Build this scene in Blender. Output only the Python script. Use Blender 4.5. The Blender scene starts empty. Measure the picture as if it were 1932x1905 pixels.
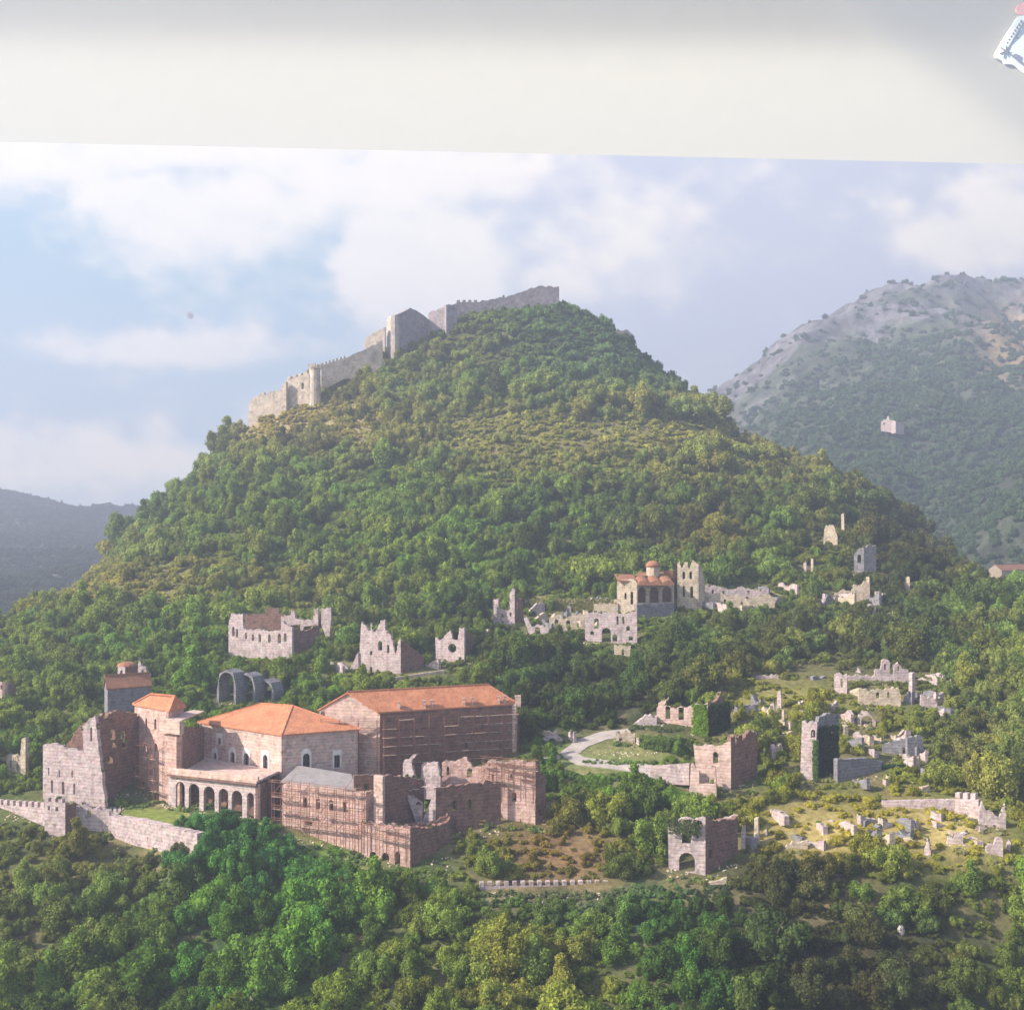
import bpy, math, random
import numpy as np
from mathutils import Vector, Matrix
from mathutils.geometry import tessellate_polygon
random.seed(7); RNG = np.random.default_rng(7)
sc = bpy.context.scene
COL = sc.collection

# ------------------------------------------------------------------ camera, sky light, sun, exposure
F = 2072.0; CX = 966.0; HY = 1050.0      # focal length / centre / horizon in 1932-wide picture units
cam_d = bpy.data.cameras.new('camera'); cam = bpy.data.objects.new('camera', cam_d); COL.objects.link(cam)
cam.location = (0, 0, 0); cam.rotation_euler = (math.radians(90), 0, 0)
cam_d.sensor_width = 36; cam_d.sensor_fit = 'HORIZONTAL'; cam_d.lens = 36 * F / 1932
cam_d.shift_y = (HY - 952.5) / 1932; cam_d.clip_start = 1; cam_d.clip_end = 20000
sc.camera = cam
SUN_EL = math.radians(34); SUN_A = math.radians(19)     # sun from the left, a little towards the viewer
to_sun = Vector((-math.cos(SUN_A) * math.cos(SUN_EL), -math.sin(SUN_A) * math.cos(SUN_EL), math.sin(SUN_EL)))
w = bpy.data.worlds.new("World"); sc.world = w; w.use_nodes = True
nt = w.node_tree; bg = nt.nodes['Background']
sk = nt.nodes.new('ShaderNodeTexSky'); sk.sky_type = 'NISHITA'; sk.sun_disc = False
sk.sun_elevation = SUN_EL; sk.sun_rotation = math.atan2(to_sun.x, to_sun.y)
sk.air_density = 1.0; sk.dust_density = 2.0
nt.links.new(sk.outputs[0], bg.inputs['Color']); bg.inputs['Strength'].default_value = 0.10
sl = bpy.data.lights.new('sun', 'SUN'); sl.energy = 5.0; sl.angle = math.radians(0.6); sl.color = (1.0, 0.90, 0.77)
so = bpy.data.objects.new('sun', sl); COL.objects.link(so)
so.rotation_euler = to_sun.to_track_quat('Z', 'Y').to_euler()
sc.view_settings.view_transform = 'Standard'; sc.view_settings.look = 'None'
sc.view_settings.exposure = 1.2; sc.view_settings.gamma = 1

# ------------------------------------------------------------------ helpers
def P(px, py, Y): return Vector(((px - CX) / F * Y, Y, (HY - py) / F * Y))
DR = [(900, 530), (950, 500), (1050, 455), (1150, 405), (1250, 352), (1350, 312), (1450, 283), (1550, 258), (1650, 239), (1800, 215), (1905, 201), (2050, 185)]
def D(py): return float(np.interp(py, [a for a, b in DR], [b for a, b in DR]))

def tag(o, label=None, cat=None, group=None, kind=None):
    if label: o['label'] = label
    if cat: o['category'] = cat
    if group: o['group'] = group
    if kind: o['kind'] = kind
    return o
def empty(name, loc, label, cat, group=None):
    o = bpy.data.objects.new(name, None); COL.objects.link(o); o.location = loc; o.empty_display_size = .5
    return tag(o, label, cat, group)
class MB:
    def __init__(s): s.v = []; s.f = []
    def quad(s, a, b, c, d):
        n = len(s.v); s.v += [tuple(a), tuple(b), tuple(c), tuple(d)]; s.f.append((n, n+1, n+2, n+3))
    def poly(s, pts):
        n = len(s.v); s.v += [tuple(p) for p in pts]; s.f.append(tuple(range(n, n + len(pts))))
    def box(s, c, ax, ay, az):
        c = Vector(c); ax = Vector(ax); ay = Vector(ay); az = Vector(az); n = len(s.v)
        for k in (-1, 1):
            for j in (-1, 1):
                for i in (-1, 1): s.v.append(tuple(c + ax*i*.5 + ay*j*.5 + az*k*.5))
        s.f += [(n+a, n+b, n+cc, n+d) for a, b, cc, d in ((0,2,3,1),(4,5,7,6),(0,1,5,4),(2,6,7,3),(0,4,6,2),(1,3,7,5))]
    def bar(s, a, b, r, up=(0, 0, 1)):
        a = Vector(a); b = Vector(b); d = (b - a)
        if d.length < 1e-6: return
        u = Vector(up)
        if abs(d.normalized().dot(u)) > .95: u = Vector((1, 0, 0))
        x = d.cross(u).normalized() * 2 * r; y = d.cross(x).normalized() * 2 * r
        s.box((a + b) / 2, x, y, d)
    def prism(s, loop, vec):
        """closed prism of a planar loop pushed along vec"""
        vec = Vector(vec); n = len(s.v); k = len(loop)
        s.v += [tuple(p) for p in loop] + [tuple(Vector(p) + vec) for p in loop]
        s.f.append(tuple(range(n, n + k))); s.f.append(tuple(range(n + 2*k - 1, n + k - 1, -1)))
        for i in range(k):
            j = (i + 1) % k; s.f.append((n + i, n + k + i, n + k + j, n + j))
    def tube(s, pts, rad, seg=6):
        rings = []
        for i, p in enumerate(pts):
            p = Vector(p); d = (Vector(pts[min(i+1, len(pts)-1)]) - Vector(pts[max(i-1, 0)])).normalized()
            u = Vector((1, 0, 0)) if abs(d.x) < .8 else Vector((0, 1, 0))
            x = d.cross(u).normalized(); y = d.cross(x)
            rings.append([p + (x*math.cos(t*2*math.pi/seg) + y*math.sin(t*2*math.pi/seg)) * rad[i] for t in range(seg)])
        n = len(s.v)
        for r in rings: s.v += [tuple(q) for q in r]
        for i in range(len(pts) - 1):
            for t in range(seg):
                a = n + i*seg + t; b = n + i*seg + (t+1) % seg; s.f.append((a, b, b + seg, a + seg))
        s.f.append(tuple(range(n + seg - 1, n - 1, -1))); s.f.append(tuple(n + (len(pts)-1)*seg + t for t in range(seg)))
    def build(s, name, mat, parent=None, smooth=False):
        me = bpy.data.meshes.new(name)
        o = bpy.data.objects.new(name, me); COL.objects.link(o)
        if parent is not None:
            o.parent = parent; off = Vector(parent.location)
            pp = parent.parent
            while pp is not None: off = off + Vector(pp.location); pp = pp.parent
            me.from_pydata([(a - off.x, b - off.y, c - off.z) for a, b, c in s.v], [], s.f)
        else: me.from_pydata(s.v, [], s.f)
        me.materials.append(mat); me.update()
        if smooth: me.polygons.foreach_set('use_smooth', [True] * len(me.polygons))
        return o

def vnoise(x, y, seed=0):
    xi = np.floor(x).astype(np.int64); yi = np.floor(y).astype(np.int64); xf = x - xi; yf = y - yi
    def h(a, b):
        n = (a * 374761393 + b * 668265263 + seed * 1442695041) & 0xffffffff
        n = ((n ^ (n >> 13)) * 1274126177) & 0xffffffff
        return ((n ^ (n >> 16)) & 0xffff) / 65535.0
    u = xf*xf*(3-2*xf); v = yf*yf*(3-2*yf)
    return (h(xi, yi)*(1-u) + h(xi+1, yi)*u)*(1-v) + (h(xi, yi+1)*(1-u) + h(xi+1, yi+1)*u)*v
def fbm(x, y, oct=5, seed=0):
    x = np.asarray(x, float); y = np.asarray(y, float); s = 0; a = .5; t = 0
    for i in range(oct): s = s + a*vnoise(x*2**i, y*2**i, seed+i); t += a; a *= .55
    return s / t
def srgb(r, g, b): return tuple(((c/255)/12.92 if c/255 <= .04045 else ((c/255+.055)/1.055)**2.4) for c in (r, g, b))

# ------------------------------------------------------------------ materials
def newmat(name):
    m = bpy.data.materials.new(name); m.use_nodes = True; m.node_tree.nodes.clear(); return m, m.node_tree
def stone(name, c1, c2, stain=(.10, .085, .075), scale=1.0, amount=.45):
    m, t = newmat(name); N = t.nodes; L = t.links
    out = N.new('ShaderNodeOutputMaterial'); b = N.new('ShaderNodeBsdfPrincipled'); b.inputs['Roughness'].default_value = .95
    b.inputs['Specular IOR Level'].default_value = .1
    g = N.new('ShaderNodeNewGeometry')
    mp = N.new('ShaderNodeMapping'); L.new(g.outputs['Position'], mp.inputs[0])
    vo = N.new('ShaderNodeTexVoronoi'); vo.inputs['Scale'].default_value = 1.5*scale; L.new(mp.outputs[0], vo.inputs['Vector'])
    mp2 = N.new('ShaderNodeMapping'); mp2.inputs['Scale'].default_value = (.5, .5, .12); L.new(g.outputs['Position'], mp2.inputs[0])
    n1 = N.new('ShaderNodeTexNoise'); n1.inputs['Scale'].default_value = .55*scale; n1.inputs['Detail'].default_value = 8; n1.inputs['Roughness'].default_value = .7
    L.new(g.outputs['Position'], n1.inputs['Vector'])
    n2 = N.new('ShaderNodeTexNoise'); n2.inputs['Scale'].default_value = 1.1*scale; n2.inputs['Detail'].default_value = 6; L.new(mp2.outputs[0], n2.inputs['Vector'])
    cr = N.new('ShaderNodeValToRGB'); cr.color_ramp.elements[0].position = .3; cr.color_ramp.elements[0].color = (*c2, 1)
    cr.color_ramp.elements[1].position = .62; cr.color_ramp.elements[1].color = (*c1, 1); L.new(n1.outputs['Fac'], cr.inputs[0])
    mx = N.new('ShaderNodeMix'); mx.data_type = 'RGBA'; mx.blend_type = 'MULTIPLY'; mx.inputs[0].default_value = .45
    L.new(cr.outputs[0], mx.inputs[6]); 
    hs = N.new('ShaderNodeHueSaturation'); hs.inputs['Saturation'].default_value = .18; hs.inputs['Value'].default_value = 1.25; L.new(vo.outputs['Color'], hs.inputs['Color']); L.new(hs.outputs[0], mx.inputs[7])
    st = N.new('ShaderNodeMapRange'); st.inputs[1].default_value = .56; st.inputs[2].default_value = .74; st.inputs[4].default_value = amount; L.new(n2.outputs['Fac'], st.inputs[0])
    mx2 = N.new('ShaderNodeMix'); mx2.data_type = 'RGBA'; L.new(st.outputs[0], mx2.inputs[0]); L.new(mx.outputs[2], mx2.inputs[6]); mx2.inputs[7].default_value = (*stain, 1)
    sp = N.new('ShaderNodeSeparateXYZ'); L.new(g.outputs['Position'], sp.inputs[0])
    dn = N.new('ShaderNodeMath'); dn.operation = 'MULTIPLY_ADD'; L.new(n2.outputs['Fac'], dn.inputs[0]); dn.inputs[1].default_value = .6; L.new(sp.outputs['Z'], dn.inputs[2])
    fr = N.new('ShaderNodeMath'); fr.operation = 'PINGPONG'; fr.inputs[1].default_value = .42; L.new(dn.outputs[0], fr.inputs[0])
    fm = N.new('ShaderNodeMapRange'); fm.inputs[1].default_value = 0; fm.inputs[2].default_value = .14; fm.inputs[3].default_value = .74; fm.inputs[4].default_value = 1.06; L.new(fr.outputs[0], fm.inputs[0])
    vs = N.new('ShaderNodeVectorMath'); vs.operation = 'SCALE'; L.new(mx2.outputs[2], vs.inputs[0]); L.new(fm.outputs[0], vs.inputs['Scale'])
    L.new(vs.outputs[0], b.inputs['Base Color'])
    bp = N.new('ShaderNodeBump'); bp.inputs['Strength'].default_value = .35; bp.inputs['Distance'].default_value = .15; L.new(vo.outputs['Distance'], bp.inputs['Height'])
    bp2 = N.new('ShaderNodeBump'); bp2.inputs['Strength'].default_value = .35; bp2.inputs['Distance'].default_value = .3; L.new(n1.outputs['Fac'], bp2.inputs['Height']); L.new(bp.outputs[0], bp2.inputs['Normal'])
    L.new(bp2.outputs[0], b.inputs['Normal']); L.new(b.outputs[0], out.inputs[0]); return m
def flat(name, c, rough=.8, var=.25, scale=.8, spec=.2):
    m, t = newmat(name); N = t.nodes; L = t.links
    out = N.new('ShaderNodeOutputMaterial'); b = N.new('ShaderNodeBsdfPrincipled'); b.inputs['Roughness'].default_value = rough
    b.inputs['Specular IOR Level'].default_value = spec
    g = N.new('ShaderNodeNewGeometry'); n1 = N.new('ShaderNodeTexNoise'); n1.inputs['Scale'].default_value = scale; n1.inputs['Detail'].default_value = 7
    L.new(g.outputs['Position'], n1.inputs['Vector'])
    cr = N.new('ShaderNodeValToRGB'); cr.color_ramp.elements[0].position = .3; cr.color_ramp.elements[0].color = (*[x*(1-var) for x in c], 1)
    cr.color_ramp.elements[1].position = .7; cr.color_ramp.elements[1].color = (*[min(1, x*(1+var)) for x in c], 1)
    L.new(n1.outputs['Fac'], cr.inputs[0]); L.new(cr.outputs[0], b.inputs['Base Color']); L.new(b.outputs[0], out.inputs[0]); return m
def tiles(name, c1, c2, ang=0):
    m, t = newmat(name); N = t.nodes; L = t.links
    out = N.new('ShaderNodeOutputMaterial'); b = N.new('ShaderNodeBsdfPrincipled'); b.inputs['Roughness'].default_value = .9; b.inputs['Specular IOR Level'].default_value = .1
    uv = N.new('ShaderNodeUVMap')
    wv = N.new('ShaderNodeTexWave'); wv.inputs['Scale'].default_value = 1.0; wv.inputs['Distortion'].default_value = .3; wv.inputs['Detail Scale'].default_value = .4; wv.bands_direction = 'X'
    L.new(uv.outputs[0], wv.inputs['Vector'])
    g = N.new('ShaderNodeNewGeometry')
    n1 = N.new('ShaderNodeTexNoise'); n1.inputs['Scale'].default_value = .35; n1.inputs['Detail'].default_value = 9; n1.inputs['Roughness'].default_value = .75; L.new(g.outputs['Position'], n1.inputs['Vector'])
    n2 = N.new('ShaderNodeTexVoronoi'); n2.inputs['Scale'].default_value = 2.2; L.new(g.outputs['Position'], n2.inputs['Vector'])
    cr = N.new('ShaderNodeValToRGB'); cr.color_ramp.elements[0].position = .32; cr.color_ramp.elements[0].color = (*c2, 1)
    cr.color_ramp.elements[1].position = .65; cr.color_ramp.elements[1].color = (*c1, 1); L.new(n1.outputs['Fac'], cr.inputs[0])
    hs = N.new('ShaderNodeHueSaturation'); hs.inputs['Saturation'].default_value = .1; hs.inputs['Value'].default_value = 1.4; L.new(n2.outputs['Color'], hs.inputs['Color'])
    mx = N.new('ShaderNodeMix'); mx.data_type = 'RGBA'; mx.blend_type = 'MULTIPLY'; mx.inputs[0].default_value = .3; L.new(cr.outputs[0], mx.inputs[6]); L.new(hs.outputs[0], mx.inputs[7])
    L.new(mx.outputs[2], b.inputs['Base Color'])
    bp = N.new('ShaderNodeBump'); bp.inputs['Strength'].default_value = .5; bp.inputs['Distance'].default_value = .12; L.new(wv.outputs['Fac'], bp.inputs['Height'])
    L.new(bp.outputs[0], b.inputs['Normal']); L.new(b.outputs[0], out.inputs[0]); return m
def leafmat(name, const=None):
    m, t = newmat(name); N = t.nodes; L = t.links
    out = N.new('ShaderNodeOutputMaterial')
    if const is None:
        at = N.new('ShaderNodeAttribute'); at.attribute_type = 'INSTANCER'; at.attribute_name = 'tint'; src = at.outputs['Color']
    else:
        rg = N.new('ShaderNodeRGB'); rg.outputs[0].default_value = (*const, 1); src = rg.outputs[0]
    tc = N.new('ShaderNodeNewGeometry')
    n1 = N.new('ShaderNodeTexNoise'); n1.inputs['Scale'].default_value = .35; n1.inputs['Detail'].default_value = 4; L.new(tc.outputs['Position'], n1.inputs['Vector'])
    m1 = N.new('ShaderNodeMapRange'); m1.inputs[1].default_value = .3; m1.inputs[2].default_value = .7; m1.inputs[3].default_value = .72; m1.inputs[4].default_value = 1.3; L.new(n1.outputs['Fac'], m1.inputs[0])
    m2 = N.new('ShaderNodeMapRange'); m2.inputs[3].default_value = .65; m2.inputs[4].default_value = 1.4; L.new(tc.outputs['Random Per Island'], m2.inputs[0])
    mm = N.new('ShaderNodeMath'); mm.operation = 'MULTIPLY'; L.new(m1.outputs[0], mm.inputs[0]); L.new(m2.outputs[0], mm.inputs[1])
    sc_ = N.new('ShaderNodeVectorMath'); sc_.operation = 'SCALE'; L.new(src, sc_.inputs[0]); L.new(mm.outputs[0], sc_.inputs['Scale'])
    df = N.new('ShaderNodeBsdfDiffuse'); L.new(sc_.outputs[0], df.inputs[0])
    tr = N.new('ShaderNodeBsdfTranslucent'); L.new(sc_.outputs[0], tr.inputs[0])
    mx = N.new('ShaderNodeMixShader'); mx.inputs[0].default_value = .40; L.new(df.outputs[0], mx.inputs[1]); L.new(tr.outputs[0], mx.inputs[2]); L.new(mx.outputs[0], out.inputs[0]); return m
def vcolmat(name, rough=.95, bump=.6, bs=.6, dist=.6, var=.5):
    m, t = newmat(name); N = t.nodes; L = t.links
    out = N.new('ShaderNodeOutputMaterial'); b = N.new('ShaderNodeBsdfPrincipled'); b.inputs['Roughness'].default_value = rough; b.inputs['Specular IOR Level'].default_value = .05
    at = N.new('ShaderNodeAttribute'); at.attribute_name = 'soil'; g = N.new('ShaderNodeNewGeometry')
    n1 = N.new('ShaderNodeTexNoise'); n1.inputs['Scale'].default_value = bs; n1.inputs['Detail'].default_value = 9; n1.inputs['Roughness'].default_value = .7; L.new(g.outputs['Position'], n1.inputs['Vector'])
    m1 = N.new('ShaderNodeMapRange'); m1.inputs[1].default_value = .3; m1.inputs[2].default_value = .7; m1.inputs[3].default_value = 1-var; m1.inputs[4].default_value = 1+var; L.new(n1.outputs['Fac'], m1.inputs[0])
    s_ = N.new('ShaderNodeVectorMath'); s_.operation = 'SCALE'; L.new(at.outputs['Color'], s_.inputs[0]); L.new(m1.outputs[0], s_.inputs['Scale']); L.new(s_.outputs[0], b.inputs['Base Color'])
    bp = N.new('ShaderNodeBump'); bp.inputs['Strength'].default_value = bump; bp.inputs['Distance'].default_value = dist; L.new(n1.outputs['Fac'], bp.inputs['Height']); L.new(bp.outputs[0], b.inputs['Normal'])
    L.new(b.outputs[0], out.inputs[0]); return m

M = dict(
 pale=stone('pale_stone', (.61, .50, .49), (.38, .29, .285)),
 warm=stone('warm_stone', (.62, .52, .40), (.40, .31, .22)),
 pink=stone('pink_stone', (.66, .46, .40), (.42, .26, .22), stain=(.14, .08, .06), amount=.5),
 plaster=stone('plaster_stone', (.68, .50, .44), (.48, .34, .28), scale=.8, amount=.3),
 brown=stone('brown_shade_stone', (.29, .17, .135), (.16, .095, .075)),  # mostly for walls turned from the sun: their shade is in this colour
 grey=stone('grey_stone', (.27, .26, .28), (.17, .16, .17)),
 castle_shade=stone('castle_shade_stone', (.40, .35, .36), (.25, .21, .22), scale=.5),  # castle stone greyed and darkened, shade of the unlit walls painted in
 castle=stone('castle_lit_stone', (.62, .53, .44), (.40, .33, .27), scale=.5),  # lighter castle stone, sunlight on the left walls put into the colour
 tile=tiles('roof_tile', (.68, .30, .165), (.47, .18, .10)),
 oldtile=tiles('old_roof_tile', (.40, .20, .12), (.26, .12, .075)),
 greytile=tiles('grey_sheet_roof', (.36, .33, .33), (.26, .24, .24)),
 white=flat('pale_trim', (.78, .72, .68), var=.12),
 dark=flat('dark_opening', (.035, .025, .025)),
 glass=flat('window_glass', (.03, .03, .035), rough=.25, spec=.5),
 pole=flat('scaffold_pole', (.28, .13, .09)),
 plank=flat('scaffold_plank', (.42, .30, .24), var=.45),
 trunk=flat('bark', (.12, .09, .07)),
 path=flat('path_gravel', (.44, .38, .34), var=.2, scale=.5),
 lawn=flat('lawn_grass', (.20, .24, .05), var=.4, scale=.9),
 rock=stone('pale_rock', (.50, .45, .42), (.30, .27, .25)),
 cloth=flat('dark_cloth', (.03, .03, .05)),
)
LEAF = leafmat('foliage')

# ------------------------------------------------------------------ terrain fitted through surveyed points
def tps_fit(pts, lam=1e-4):
    pts = np.array(pts, float); S = 100.0; xy = pts[:, :2] / S; z = pts[:, 2]; n = len(pts)
    d2 = ((xy[:, None] - xy[None])**2).sum(-1); K = .5*d2*np.log(np.maximum(d2, 1e-12)) + np.eye(n)*lam
    Pm = np.c_[np.ones(n), xy]; A = np.zeros((n+3, n+3)); A[:n, :n] = K; A[:n, n:] = Pm; A[n:, :n] = Pm.T
    sol = np.linalg.solve(A, np.r_[z, 0, 0, 0])
    def ev(X, Y):
        q = np.c_[np.ravel(X), np.ravel(Y)] / S; out = np.zeros(len(q))
        for i in range(0, len(q), 20000):
            b = q[i:i+20000]; d = ((b[:, None] - xy[None])**2).sum(-1)
            out[i:i+20000] = (.5*d*np.log(np.maximum(d, 1e-12))) @ sol[:n] + sol[n] + b @ sol[n+1:]
        return out.reshape(np.shape(X))
    return ev
def W(px, py, Y): p = P(px, py, Y); return (p.x, p.y, p.z)
ctl = []
# outline of the main hill (ground level below the tree tops)
SIL = [(-120, 1275, 440), (0, 1222, 480), (80, 1178, 500), (140, 1134, 520), (200, 1074, 545), (250, 1012, 565), (320, 955, 585), (400, 897, 605), (440, 852, 615),
       (475, 806, 622), (530, 775, 630), (610, 742, 640), (700, 690, 655), (745, 664, 662), (800, 640, 670), (860, 598, 680), (960, 578, 690), (1045, 574, 698),
       (1085, 592, 698), (1140, 618, 694), (1195, 662, 688), (1235, 706, 680), (1290, 748, 672), (1350, 792, 664), (1410, 842, 655), (1480, 886, 640), (1560, 906, 620), (1640, 925, 600),
       (1705, 975, 580), (1740, 1038, 560), (1790, 1092, 540), (1860, 1120, 520), (1940, 1135, 505), (2050, 1180, 490)]
for a, b, c in SIL:
    ctl.append(W(a, b, c)); p = P(a, b, c); r = Vector((p.x, p.y, 0)).normalized()
    sx = (a - 1000) / 1000
    for d, dz in ((60, 22), (150, 80), (320, 170)):
        ctl.append((p.x + r.x*d + sx*d*.5, p.y + r.y*d, p.z - dz))
rows = {2050: None, 1905: None, 1800: None, 1650: None, 1550: None, 1450: None, 1350: None, 1250: None, 1150: None, 1050: None}
for py in rows:
    for px in range(-100, 2101, 200 if py > 1100 else 220):
        off = 0
        if py >= 1800 and px > 1400: off = (px - 1400) / 500 * 12
        if py < 1300 and px < 300: off = (300 - px) / 400 * 25
        if py < 1200 and px > 1600: off = (px - 1600) / 400 * 20
        if py <= 1150 and (px < -50 or px > 2000): continue
        if py == 1050 and (px < 250 or px > 1700): continue
        ctl.append(W(px, py, D(py) + off))
for px, py, Y in ((400, 950, 515), (620, 950, 502), (850, 950, 498), (1100, 950, 498), (1350, 955, 505), (1560, 965, 530), (580, 850, 560), (760, 850, 550), (1000, 850, 545), (1220, 850, 552), (1400, 868, 575),
                  (640, 770, 612), (800, 750, 610), (1000, 750, 600), (1180, 750, 615), (860, 680, 650), (1000, 670, 648), (1110, 680, 655)):
    ctl.append(W(px, py, Y))
ctl += [W(395, 1577, 241), W(445, 1574, 244), (W(500, 1566, 248)), W(350, 1560, 247)]
for X in range(-500, 501, 125):
    ctl += [(X, 150, -104), (X, 100, -124), (X, 20, -150)]
H0 = tps_fit(ctl, 2e-4)
def height(X, Y):
    X = np.asarray(X, float); Y = np.asarray(Y, float)
    z = H0(X, Y) + (fbm(X/14, Y/14, 4, 3) - .5)*(1.0 + 3*np.clip((Y-420)/80, 0, 1))
    dx = np.maximum(np.abs(X) - (260 + Y*.35), 0); dy = np.maximum(Y - 880, 0) + np.maximum(60 - Y, 0)
    t = np.clip(np.hypot(dx, dy) / 250, 0, 1); t = t*t*(3-2*t)
    z = z*(1-t) + (-165 + 25*fbm(X/180, Y/180, 3, 9))*t
    return np.maximum(z, -172)
def axis(parts):
    out = []
    for a, b, s in parts: out += list(np.arange(a, b, s))
    return np.array(out + [parts[-1][1]], float)
gx = axis([(-2900, -700, 110), (-700, -340, 12), (-340, 340, 3.4), (340, 700, 12), (700, 2901, 110)])
gy = axis([(-380, 140, 26), (140, 420, 2.8), (420, 760, 4), (760, 1150, 14), (1150, 2741, 106)])
GX, GY = np.meshgrid(gx, gy)
GZ = height(GX, GY)
def zat(x, y):
    i = np.clip(np.searchsorted(gx, x) - 1, 0, len(gx)-2); j = np.clip(np.searchsorted(gy, y) - 1, 0, len(gy)-2)
    u = (x - gx[i]) / (gx[i+1] - gx[i]); v = (y - gy[j]) / (gy[j+1] - gy[j])
    return GZ[j, i]*(1-u)*(1-v) + GZ[j, i+1]*u*(1-v) + GZ[j+1, i]*(1-u)*v + GZ[j+1, i+1]*u*v
def grid_mesh(name, X, Y, Z, mat, cols=None, kind='structure', attr='soil'):
    ny, nx = X.shape; me = bpy.data.meshes.new(name)
    v = np.stack([X, Y, Z], -1).reshape(-1, 3); idx = np.arange(nx*ny).reshape(ny, nx)
    f = np.stack([idx[:-1, :-1], idx[:-1, 1:], idx[1:, 1:], idx[1:, :-1]], -1).reshape(-1, 4)
    me.vertices.add(len(v)); me.vertices.foreach_set('co', v.ravel().astype(np.float32))
    me.loops.add(f.size); me.loops.foreach_set('vertex_index', f.ravel().astype(np.int32))
    me.polygons.add(len(f)); me.polygons.foreach_set('loop_start', np.arange(0, f.size, 4, dtype=np.int32))
    me.update(calc_edges=True); me.polygons.foreach_set('use_smooth', [True]*len(f))
    if cols is not None:
        a = me.color_attributes.new(attr, 'FLOAT_COLOR', 'POINT'); c = np.ones((len(v), 4), np.float32); c[:, :3] = cols.reshape(-1, 3); a.data.foreach_set('color', c.ravel())
    me.materials.append(mat); o = bpy.data.objects.new(name, me); COL.objects.link(o)
    if kind: o['kind'] = kind
    return o

# vegetation colour by place, some glare and shade painted in: (picture x, y, spread x, spread y, leaf colour, weight)
G_MID = (.105, .145, .038); G_BR = (.135, .20, .040); G_DK = (.028, .042, .018); G_OL = (.17, .165, .065); G_BL = (.055, .125, .038); G_SHADE = (.036, .033, .026); G_PALE_GLARE = (.24, .235, .10); G_TE = (.07, .125, .075)
G_RD = (.19, .12, .05); G_YE = (.30, .27, .07)
TZ = [(470, 1700, 130, 110, G_BL, 2.6), (560, 1620, 90, 40, G_BL, 2.4), (600, 1720, 60, 60, G_BL, 2), (330, 1850, 120, 50, (.06, .15, .04), 1.2),
      (1290, 1800, 90, 90, (.04, .10, .032), 3), (1340, 1880, 60, 40, (.04, .10, .032), 2), (1060, 1720, 120, 50, (.045, .10, .06), 1.6),  # first two: green wash of glare put into the leaf colour
      (100, 1700, 140, 80, (.11, .12, .05), 1.6), (200, 1620, 80, 40, (.16, .12, .05), 1.2), (100, 1850, 140, 80, (.10, .125, .05), 1.2),
      (750, 1700, 90, 90, (.085, .12, .04), 1.6), (850, 1850, 140, 60, (.15, .17, .055), 1.6), (1060, 1850, 110, 60, (.17, .18, .06), 1.8),
      (1480, 1760, 100, 110, G_SHADE, 2.8), (1560, 1870, 120, 60, G_SHADE, 2.4), (1450, 1650, 100, 40, (.03, .035, .025), 3), (1680, 1680, 60, 50, (.12, .17, .05), 1.5), (1850, 1760, 60, 90, (.12, .15, .05), 1.4), (1740, 1800, 80, 90, (.03, .034, .027), 2.6),  # darkest tints here paint the deep shadow of the lower right into the leaves
      (1060, 1600, 90, 45, G_RD, 2.2), (900, 1620, 60, 30, (.13, .15, .05), 1.2), (1210, 1540, 70, 60, (.07, .13, .035), 1.6), (1100, 1470, 60, 50, (.08, .16, .04), 1.4),
      (1640, 1560, 150, 40, G_YE, 2.4), (1550, 1600, 100, 30, G_YE, 2), (1760, 1600, 90, 30, G_YE, 1.6), (1460, 1320, 90, 50, (.22, .22, .06), 2.4), (1640, 1370, 70, 40, (.18, .18, .06), 1.4),
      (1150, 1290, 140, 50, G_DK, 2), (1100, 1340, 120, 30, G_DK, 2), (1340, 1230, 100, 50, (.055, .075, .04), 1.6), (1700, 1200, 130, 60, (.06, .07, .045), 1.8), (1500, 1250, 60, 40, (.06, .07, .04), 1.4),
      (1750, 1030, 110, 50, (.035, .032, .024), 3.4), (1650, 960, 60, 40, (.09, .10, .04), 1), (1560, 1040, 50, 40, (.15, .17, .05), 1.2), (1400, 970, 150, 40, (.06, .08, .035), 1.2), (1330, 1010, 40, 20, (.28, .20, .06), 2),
      (1120, 1000, 150, 60, (.055, .075, .03), 1.6), (850, 1180, 60, 40, G_DK, .8), (1120, 825, 230, 40, G_PALE_GLARE, 5), (1450, 855, 170, 35, G_PALE_GLARE, 5), (600, 795, 110, 36, (.25, .21, .10), 4), (1150, 690, 110, 80, G_TE, 2.4), (1050, 620, 60, 30, G_TE, 2),  # wide pale zone below the summit is glare painted into the leaf colour
      (900, 670, 100, 40, (.15, .15, .06), 1.2), (780, 760, 120, 60, (.10, .145, .045), 1.4), (230, 1105, 120, 40, (.23, .21, .09), 3), (560, 1110, 100, 30, (.20, .20, .075), 2.5), (600, 950, 200, 60, (.12, .16, .045), 1.2), (250, 1010, 60, 40, (.06, .11, .05), 1.6),
      (700, 1050, 200, 50, G_BR, 1.2), (430, 1180, 60, 40, G_BR, 1), (120, 1250, 120, 60, (.12, .165, .045), 1.6), (300, 1240, 80, 60, (.10, .16, .04), 1.4), (1840, 1200, 90, 90, (.11, .14, .045), 1.4), (1860, 1400, 60, 80, (.15, .165, .09), 1.6),
      (900, 1000, 130, 50, G_BR, 1.0), (1200, 1190, 100, 40, (.13, .17, .045), 1.2), (700, 1270, 120, 20, (.14, .17, .05), 1)]
tz = np.array([(a, b, c, d, *e, f) for a, b, c, d, e, f in TZ])
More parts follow.
